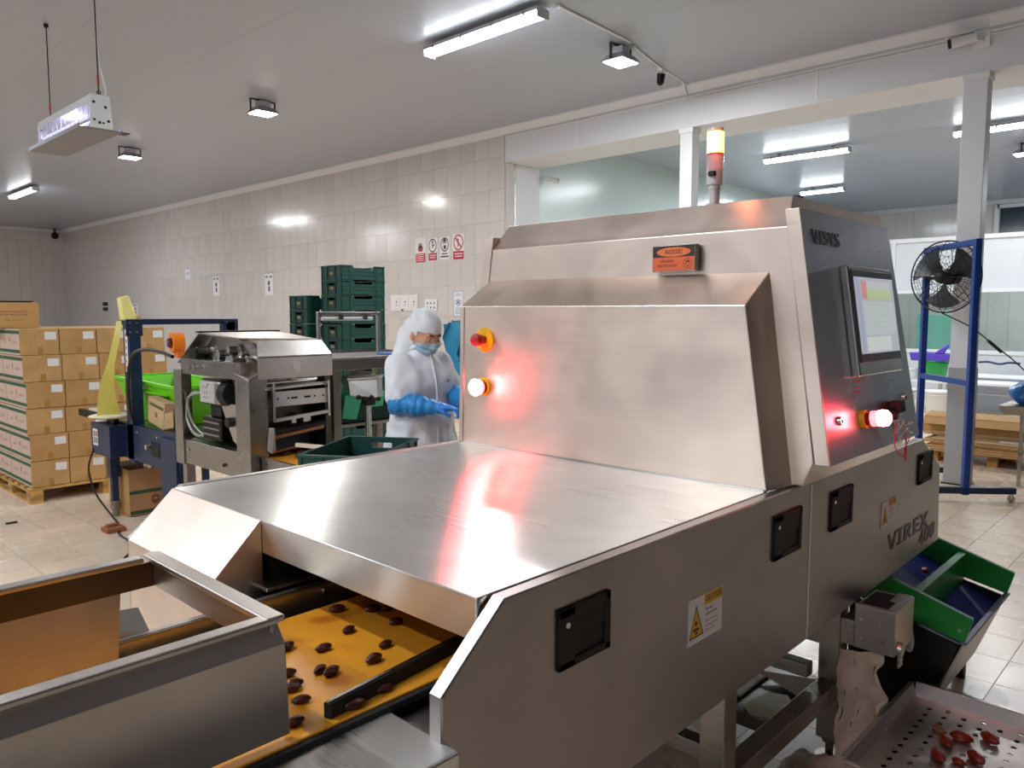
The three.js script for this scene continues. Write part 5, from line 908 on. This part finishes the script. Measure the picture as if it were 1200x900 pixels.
// ---------------------------------------------------------------- fan on its blue frame
{
  const A = V(7.5, 0, -1.69), B = V(8.2, 0, -2.27), d = B.clone().sub(A).normalize(), n = V(-d.z, 0, d.x).normalize(); if (n.x > 0) n.negate();
  const t = thing('fan_stand', 'blue square-tube frame on castors carrying the black fan', 'fan stand', [(A.x + B.x) / 2, 0, (A.z + B.z) / 2]);
  const at = (p, y, o = 0) => V(p.x + n.x * o, y, p.z + n.z * o);
  for (const p of [A, B]) {
    part('frame_post', bar(at(p, .06), at(p, 2.26), .055, .055, .006, n), M.blue, t);
    const bs = part('base_bar', bar(at(p, .1, -.42), at(p, .1, .42), .055, .055, .005), M.navy, t);
    for (const o of [-.39, .39]) { part('castor', [cyl(at(p, .03, o).addScaledVector(d, -.012), at(p, .03, o).addScaledVector(d, .012), .03, .03, 18), box(at(p, 0, o).x - .016, at(p, 0, o).x + .016, .03, .075, at(p, 0, o).z - .016, at(p, 0, o).z + .016, .003)], M.hopper, bs); }
  }
  part('top_rail', bar(at(A, 2.235), at(B, 2.235), .05, .05, .005), M.blue, t); part('middle_rail', bar(at(A, 1.03), at(B, 1.03), .05, .05, .005), M.blue, t);
  const C = V(7.91, 1.965, -2.03), ax = V(-.965, -.03, -.26).normalize();
  const f = thing('wall_fan', 'black wire-guarded fan mounted high in the blue frame', 'fan', C.toArray());
  const q = new THREE.Quaternion().setFromUnitVectors(V(0, 0, 1), ax), m = new THREE.Matrix4().compose(C, q, V(1, 1, 1));
  const wires = []; const ring = (r, z, k = .003) => new THREE.TorusGeometry(r, k, 5, 48).translate(0, 0, z);
  const front = [], rear = [];
  for (const [r, z] of [[.07, .115], [.13, .11], [.19, .098], [.25, .078], [.295, .05]]) { front.push(ring(r, z, .0022)); rear.push(ring(r, -z * .9, .0022)); }
  for (let i = 0; i < 32; i++) { const a = i / 32 * 6.2832, P = [[.06, .116], [.14, .11], [.22, .092], [.29, .052], [.325, .0]]; const mk = s => new THREE.TubeGeometry(new THREE.CatmullRomCurve3(P.map(([r, z]) => V(Math.cos(a) * r, Math.sin(a) * r, z * s))), 8, i % 4 ? .0016 : .004, 4); front.push(mk(1)); rear.push(mk(-.9)); }
  front.push(ring(.325, 0, .007));
  part('front_guard', front.map(g => g.applyMatrix4(m)), M.black, f); part('rear_guard', rear.map(g => g.applyMatrix4(m)), M.black, f);
  for (let i = 0; i < 3; i++) {
    const P = [], I = [], N = 10; for (const k of [0, 1]) for (let a = 0; a <= N; a++) for (const r of [.05, .17, .285]) { const w = .35 + .75 * (r / .285), th = i * 2.0944 + .5 + (a / N - .5) * w * 1.25, z = (a / N - .5) * .075 + k * .004; P.push(Math.cos(th) * r, Math.sin(th) * r, z); }
    const S = (N + 1) * 3; for (const k of [0, 1]) for (let a = 0; a < N; a++) for (let b = 0; b < 2; b++) { const p = k * S + a * 3 + b, r = p + 1, c = p + 3, e = c + 1; k ? I.push(p, r, c, r, e, c) : I.push(p, c, r, r, c, e); }
    const g = new THREE.BufferGeometry(); g.setAttribute('position', new THREE.Float32BufferAttribute(P, 3)); g.setIndex(I); g.computeVertexNormals(); part('blade', g.applyMatrix4(m), plain(0x2b2d33, .4), f);
  }
  part('hub', [lathe([[0, .11], [.03, .108], [.055, .09], [.06, .06], [.06, -.03], [0, -.03]]).rotateX(Math.PI / 2).applyMatrix4(m)], M.black, f); part('motor_housing', [cyl(V(0, 0, -.04), V(0, 0, -.17), .075, .065, 24).applyMatrix4(m)], M.black, f);
  part('mount_arm', [bar(C.clone().addScaledVector(ax, -.1), at(B, 1.965), .03, .03, .003), bar(C.clone().addScaledVector(ax, -.1), at(A, 1.965), .03, .03, .003)], M.iron, f); part('oscillation_knob', [cyl(V(C.x - .01, C.y - .34, C.z), V(C.x - .01, C.y - .325, C.z), .012)], M.black, f);
  solo('extension_cable', [tube([[C.x - .01, 1.63, C.z + .0], [7.75, 1.5, -1.75], [7.8, 1.38, -1.62], [8.0, 1.24, -1.5], [8.5, 1.05, -1.4], [9.2, .95, -1.2]], .006, 50), cyl(V(7.72, 1.395, -1.62), V(7.9, 1.295, -1.555), .014)], M.black, 'thin black cord with connector running from the fan to the right', 'cord');
}

// ---------------------------------------------------------------- next room: cardboard pallet, bench with buckets, boxes
{
  const t = thing('pallet', 'wooden pallet under flat cardboard sheets behind the fan frame', 'pallet', [9.9, 0, -1.9]);
  for (let i = 0; i < 5; i++) part('board', box(9.42 + i * .22, 9.55 + i * .22, .1, .122, -2.5, -1.2, .003), M.wood, t);
  for (const z of [-2.5, -1.93, -1.3]) { part('runner', box(9.42, 10.43, 0, .018, z, z + .1), M.wood, t); for (const x of [9.42, 9.86, 10.3]) part('block', box(x, x + .12, .018, .1, z, z + .1, .003), M.wood, t); }
  const rr = rng(5);
  for (let i = 0; i < 6; i++) solo('cardboard_sheet', [box(9.36 - rr() * .05, 10.45, .123 + i * .024, .145 + i * .024, -2.56 + rr() * .12, -1.1 - rr() * .05, .004)], i % 2 ? M.cardpale : M.card2, `flat cardboard sheet, ${ord[i]} from the pallet in the flat stack`, 'cardboard');
  solo('cardboard_sheet', [hull([[9.6, .27, -2.6], [10.2, .27, -2.6], [9.6, .27, -1.2], [10.2, .27, -1.2], [9.6, .31, -2.62], [10.2, .31, -2.62], [9.58, .31, -1.2], [10.2, .31, -1.2]], .003)], M.cardpale, 'thick folded cardboard lying on the flat cardboard stack', 'cardboard');
  const r = thing('folded_carton', 'curled brown carton standing on the cardboard stack behind the column', 'cardboard', [9.75, .315, -2.2]);
  part('carton_body', [hull([[9.6, .32, -2.62], [9.6, .32, -1.25], [9.6, .47, -2.6], [9.6, .47, -1.25], [9.9, .32, -2.62], [9.9, .32, -1.25], [9.85, .5, -2.6], [9.85, .5, -1.25]], .01)], M.card2, r); part('flap', [hull([[9.59, .46, -2.6], [9.59, .46, -1.3], [9.5, .40, -2.58], [9.5, .40, -1.3], [9.585, .465, -2.6], [9.585, .465, -1.3]], .003)], M.card, r);
  solo('paper_sheet', [prismXY([[0, 0], [.16, .03], [.15, .25], [.02, .22]], 0, .004).rotateX(-Math.PI / 2).translate(9.4, .268, -1.6)], M.paper, 'white paper sheets lying on the cardboard right of the fan post', 'paper');
}
{
  const t = thing('work_bench', 'low white bench in front of the glazed partition', 'bench', [14.6, 0, -3]);
  part('bench_top', box(14.2, 14.85, .48, .52, -5.6, -1.9, .006), M.white, t); for (const z of [-5.5, -3.7, -2.0]) for (const x of [14.32, 14.78]) part('leg', box(x, x + .05, 0, .48, z, z + .05), M.hopper, t);
  const bucket = (name, label, x, y, z, r, h, mat, lid) => { const b = thing(name, label, 'bucket', [x, y, z]); part('bucket_wall', lathe([[0, 0], [r * .84, 0], [r, h - .02], [r + .014, h - .02], [r + .014, h], [r - .008, h], [r * .82, .012], [0, .012]], 32).translate(x, y, z), mat, b); part('rim_ring', new THREE.TorusGeometry(r + .008, .009, 6, 36).rotateX(Math.PI / 2).translate(x, y + h * .86, z), mat, b); if (lid) part('lid', cyl(V(x, y + h, z), V(x, y + h + .02, z), r + .02, r + .01, 32), lid, b); return b; };
  bucket('green_bucket', 'green bucket with purple scoops on the low white bench', 14.4, .522, -3.78, .20, .33, plain(0x1fa04a, .45));
  bucket('white_bucket', 'small white bucket on the bench in front of the green bucket', 14.32, .522, -4.12, .1, .2, M.white);
  bucket('white_tub', 'white tub on the floor under the bench, left of its twin', 14.0, 0, -4.15, .19, .36, M.white, M.white); bucket('white_tub', 'white tub on the floor under the bench, right of its twin', 14.0, 0, -3.62, .19, .36, M.white, M.white);
  solo('purple_scoop', [hull([[14.2, .86, -4.1], [14.6, .86, -3.95], [14.2, .86, -3.58], [14.6, .86, -3.5], [14.24, .97, -4.14], [14.64, .97, -3.98], [14.22, .95, -3.5], [14.6, .95, -3.46]], .012), hull([[14.25, .98, -3.75], [14.3, 1.12, -3.6], [14.25, .98, -3.62], [14.28, .98, -3.7], [14.29, 1.12, -3.56]], .01)], plain(0x4a2aa6, .4), 'purple plastic scoop lying across the green bucket', 'scoop');
  solo('small_carton', [hull([[14.2, .545, -4.52], [14.5, .545, -4.3], [14.2, .9, -4.6], [14.5, .9, -4.38], [14.24, .86, -4.2], [14.5, .545, -4.2]], .01)], M.card, 'kraft carton behind the cabinet edge on the white bench', 'carton');
  solo('brush_pole', [cyl(V(14.3, .522, -4.75), V(14.5, 1.5, -4.55), .03, .05), hull([[14.42, 1.2, -4.72], [14.6, 1.2, -4.5], [14.5, 1.62, -4.62], [14.6, 1.62, -4.5], [14.55, 1.3, -4.66]], .01)], plain(0xcfd24a, .5), 'yellow green brush standing on the bench beside the cabinet edge', 'brush');
  const boxAt = (y, label) => { const b = thing('storage_box', label, 'storage box', [15.2, y, -2.95]); part('box_wall', [box(14.9, 15.5, y + .005, y + .26, -3.4, -3.39), box(14.9, 15.5, y + .005, y + .26, -2.5, -2.49), box(14.9, 14.91, y + .005, y + .26, -3.39, -2.5), box(15.49, 15.5, y + .005, y + .26, -3.39, -2.5), box(14.9, 15.5, y, y + .005, -3.4, -2.49)], M.clear, b); part('lid', box(14.88, 15.52, y + .26, y + .29, -3.42, -2.47, .008), M.white, b); return b; };
  boxAt(0, 'clear storage box on the floor under its twin by the partition'); const up = boxAt(.295, 'clear storage box with dark blue handle, upper of two by the partition'); part('handle', tube([[14.9, .82, -3.25], [14.89, .83, -3.1], [14.9, .80, -2.95], [14.86, .83, -2.8], [14.9, .82, -2.65]], .018), plain(0x20305c, .5), up);
  const tr = thing('steel_trolley', 'small steel trolley cut by the right edge of the picture', 'trolley', [8.75, 0, -1.35]);
  part('trolley_top', [hull([[8.5, .68, -1.62], [9.0, .68, -1.62], [8.5, .68, -1.1], [9.0, .68, -1.1], [8.46, .76, -1.66], [9.04, .76, -1.66], [8.46, .76, -1.06], [9.04, .76, -1.06]], .004)], M.frame, tr); for (const x of [8.56, 8.92]) for (const z of [-1.5, -1.14]) part('leg', box(x, x + .03, 0, .68, z, z + .03), M.frame, tr);
  const g = new THREE.IcosahedronGeometry(.16, 3), p = g.attributes.position; for (let i = 0; i < p.count; i++) { const v = V().fromBufferAttribute(p, i), k = noise.noise(v.x * 11, v.y * 11, v.z * 11); v.multiplyScalar(1 + .3 * k); p.setXYZ(i, v.x, Math.max(-.1, v.y * .9), v.z); } g.computeVertexNormals();
  solo('blue_bag', [g.translate(8.72, .867, -1.45)], plain(0x2f7fd0, .3), 'crumpled blue plastic bag on the steel trolley at the right edge', 'bag');
  solo('teal_board', [box(16.5, 16.53, .95, 1.62, -4.7, -3.7, .004)], plain(0x7fb9ae, .4), 'pale teal board behind the partition glass beside the fan', 'board');
  part('board_leg', [box(16.5, 16.53, 0, .95, -4.6, -4.54), box(16.5, 16.53, 0, .95, -3.86, -3.8)], M.hopper, scene.children[scene.children.length - 1]);
  const ps = thing('poster_board', 'white and orange poster behind the partition glass at the right edge', 'poster', [17.2, 0, -2.3]); part('board', [box(17.2, 17.23, 1.3, 2.0, -2.75, -1.8, .004)], M.paper, ps); face('print', .9, .6, .001, print(256, 180, (g, w, h) => { g.fillStyle = '#dfe4e8'; g.fillRect(0, 0, w, h); g.fillStyle = '#e8b48a'; g.fillRect(w * .1, h * .45, w * .8, h * .28); g.fillStyle = '#6f86c0'; g.beginPath(); g.arc(w * .2, h * .35, 14, 0, 7); g.fill(); }), ps, M4([17.2, 1.65, -2.27], 0, faceMX, 0)); part('post', [box(17.2, 17.23, 0, 1.3, -2.7, -2.66), box(17.2, 17.23, 0, 1.3, -1.9, -1.86)], M.hopper, ps);
  solo('hanging_rod', [cyl(V(11.6, 2.95, -1.98), V(11.6, 4.3, -1.98), .012), cyl(V(11.6, 4.27, -1.98), V(11.6, 4.3, -1.98), .03)], M.iron, 'thin dark rod hanging from the next room ceiling beside the near column', 'rod');
}

// ---------------------------------------------------------------- insect trap, cameras, conduits
{
  const t = thing('insect_trap', 'hanging electric insect trap with perforated white end plate and violet tubes', 'insect trap', [2.41, 3.14, -7.65]);
  const zn = -6.98, zf = -8.35;
  part('catch_tray', [box(2.245, 2.575, 3.142, 3.152, zf - .02, zn + .01, .002), box(2.245, 2.25, 3.152, 3.175, zf, zn), box(2.57, 2.575, 3.152, 3.175, zf, zn)], plain(0x7c7a80, .45, .4), t);
  part('top_cover', [hull([[2.345, 3.42, zf], [2.475, 3.42, zf], [2.345, 3.42, zn], [2.475, 3.42, zn], [2.33, 3.36, zf], [2.49, 3.36, zf], [2.33, 3.36, zn], [2.49, 3.36, zn]], .006)], M.white, t);
  for (const z of [zn, zf - .012]) { const e = part('end_plate', prismXY([[2.325, 3.155], [2.505, 3.155], [2.485, 3.425], [2.335, 3.425]], z, z + .012, .002), M.white, t); for (const [x, y, r] of [[2.36, 3.36, .012], [2.36, 3.22, .01], [2.4, 3.2, .012], [2.43, 3.2, .009], [2.47, 3.22, .012], [2.45, 3.33, .012]]) part('hole', cyl(V(x, y, z + .012), V(x, y, z + .0135), r, r, 12), M.black, e); }
  for (const x of [2.37, 2.45]) part('violet_tube', [cyl(V(x, 3.27, zf + .02), V(x, 3.27, zn - .01), .013)], glow(.62, .6, 1, .6), t);
  for (let i = 0; i < 12; i++) for (const x of [2.335, 2.485]) part('guard_rod', cyl(V(x, 3.155, zf + .06 + i * .115), V(x, 3.36, zf + .06 + i * .115), .0025, .0025, 6), M.frame, t);
  part('side_tab', box(2.575, 2.65, 3.15, 3.158, zn - .12, zn - .02), M.iron, t);
  const pl = new THREE.PointLight(new THREE.Color(.55, .5, 1), .25); pl.position.set(2.41, 3.32, -7.6); scene.add(pl);
  for (const [z, l] of [[-8.24, 'thin chain holding the far end of the insect trap'], [-6.99, 'thin chain holding the near end of the insect trap']]) { const o = solo('hanging_chain', [cyl(V(2.41, 3.43, z), V(2.41, 4.3, z), .005, .005, 8), new THREE.TorusGeometry(.014, .004, 6, 16).translate(2.41, 3.445, z), cyl(V(2.41, 4.27, z), V(2.41, 4.3, z), .02)], M.iron, l, 'chain'); part('red_clip', cyl(V(2.41, 3.5, z), V(2.41, 3.58, z), .009), M.red, o); }
  solo('trap_cable', tube([[2.41, 3.9, -7.0], [2.425, 3.7, -7.0], [2.44, 3.55, -6.97], [2.46, 3.44, -6.98], [2.44, 3.42, -7.02]], .009, 24), M.white, 'white power cable curling into the near end of the insect trap', 'cable');
  // cameras
  const dc = thing('dome_camera', 'small dark security camera hanging from the ceiling beside the floodlight', 'camera', [7.44, 4.2, -4.81]); part('camera_base', cyl(V(7.44, 4.26, -4.81), V(7.44, 4.3, -4.81), .045), M.white, dc); part('camera_stem', cyl(V(7.44, 4.22, -4.81), V(7.44, 4.27, -4.81), .02), M.white, dc); part('camera_head', [cyl(V(7.44, 4.16, -4.82), V(7.44, 4.24, -4.81), .04, .045), new THREE.SphereGeometry(.04, 16, 10).translate(7.44, 4.16, -4.82)], M.black, dc);
  const bc = thing('bullet_camera', 'white bullet security camera on a square plate on the header beam', 'camera', [8.15, 4.05, -2.0]); part('mount_plate', box(8.185, 8.199, 4.03, 4.19, -1.97, -1.83, .004), M.white, bc); part('camera_arm', [bar(V(8.19, 4.11, -1.9), V(8.12, 4.11, -1.95), .05, .05, .006)], M.white, bc); part('camera_body', [cyl(V(8.13, 4.12, -1.93), V(8.07, 4.09, -2.12), .042, .045, 22)], M.white, bc); part('camera_lens', [cyl(V(8.07, 4.09, -2.118), V(8.063, 4.086, -2.145), .042, .04, 22)], M.black, bc); part('sun_hood', [bar(V(8.12, 4.168, -1.95), V(8.06, 4.142, -2.17), .08, .006)], M.white, bc);
  const rc = thing('bullet_camera', 'small white bullet camera on the pale side wall of the next room', 'camera', [9.1, 3.65, -7.86]); part('camera_arm', bar(V(9.05, 3.7, -7.929), V(9.08, 3.68, -7.86), .03, .03), M.white, rc); part('camera_body', [cyl(V(9.06, 3.69, -7.88), V(9.2, 3.655, -7.76), .035, .038, 20)], M.white, rc); part('camera_lens', cyl(V(9.2, 3.655, -7.76), V(9.206, 3.653, -7.755), .036, .034, 20), M.black, rc);
  const cc = solo('corner_camera', [cyl(V(7.9, 4.12, -27.2), V(7.9, 4.3, -27.2), .03), new THREE.SphereGeometry(.11, 12, 8).translate(7.9, 4.08, -27.2)], M.black, 'small dark camera in the far corner of the ceiling', 'camera');
  // conduits
  solo('ceiling_conduit', [cyl(V(5.35, 4.288, -4.5), V(6.5, 4.288, -4.56), .011), box(5.32, 5.36, 4.276, 4.3, -4.52, -4.48, .004)], M.white, 'pale conduit on the ceiling from the long tube light to the floodlight', 'conduit');
  solo('ceiling_conduit', [tube([[6.6, 4.288, -4.6], [7.0, 4.288, -4.7], [7.44, 4.288, -4.79], [8.05, 4.288, -4.9], [8.1, 4.26, -4.92], [8.16, 4.2, -4.93], [8.185, 4.15, -4.94]], .009, 40)], M.white, 'pale cable on the ceiling from the floodlight past the dome camera to the beam', 'conduit');
  solo('beam_conduit', [cyl(V(8.188, 4.165, -7.9), V(8.188, 4.165, 4.9), .009), cyl(V(8.19, 4.135, -4.95), V(8.19, 4.135, 4.9), .007)], M.white, 'thin white conduits running along the header beam under the cove', 'conduit');
}
scene.traverse(o => { if (o.isPointLight) o.castShadow = true; });
renderer.render(scene, camera);
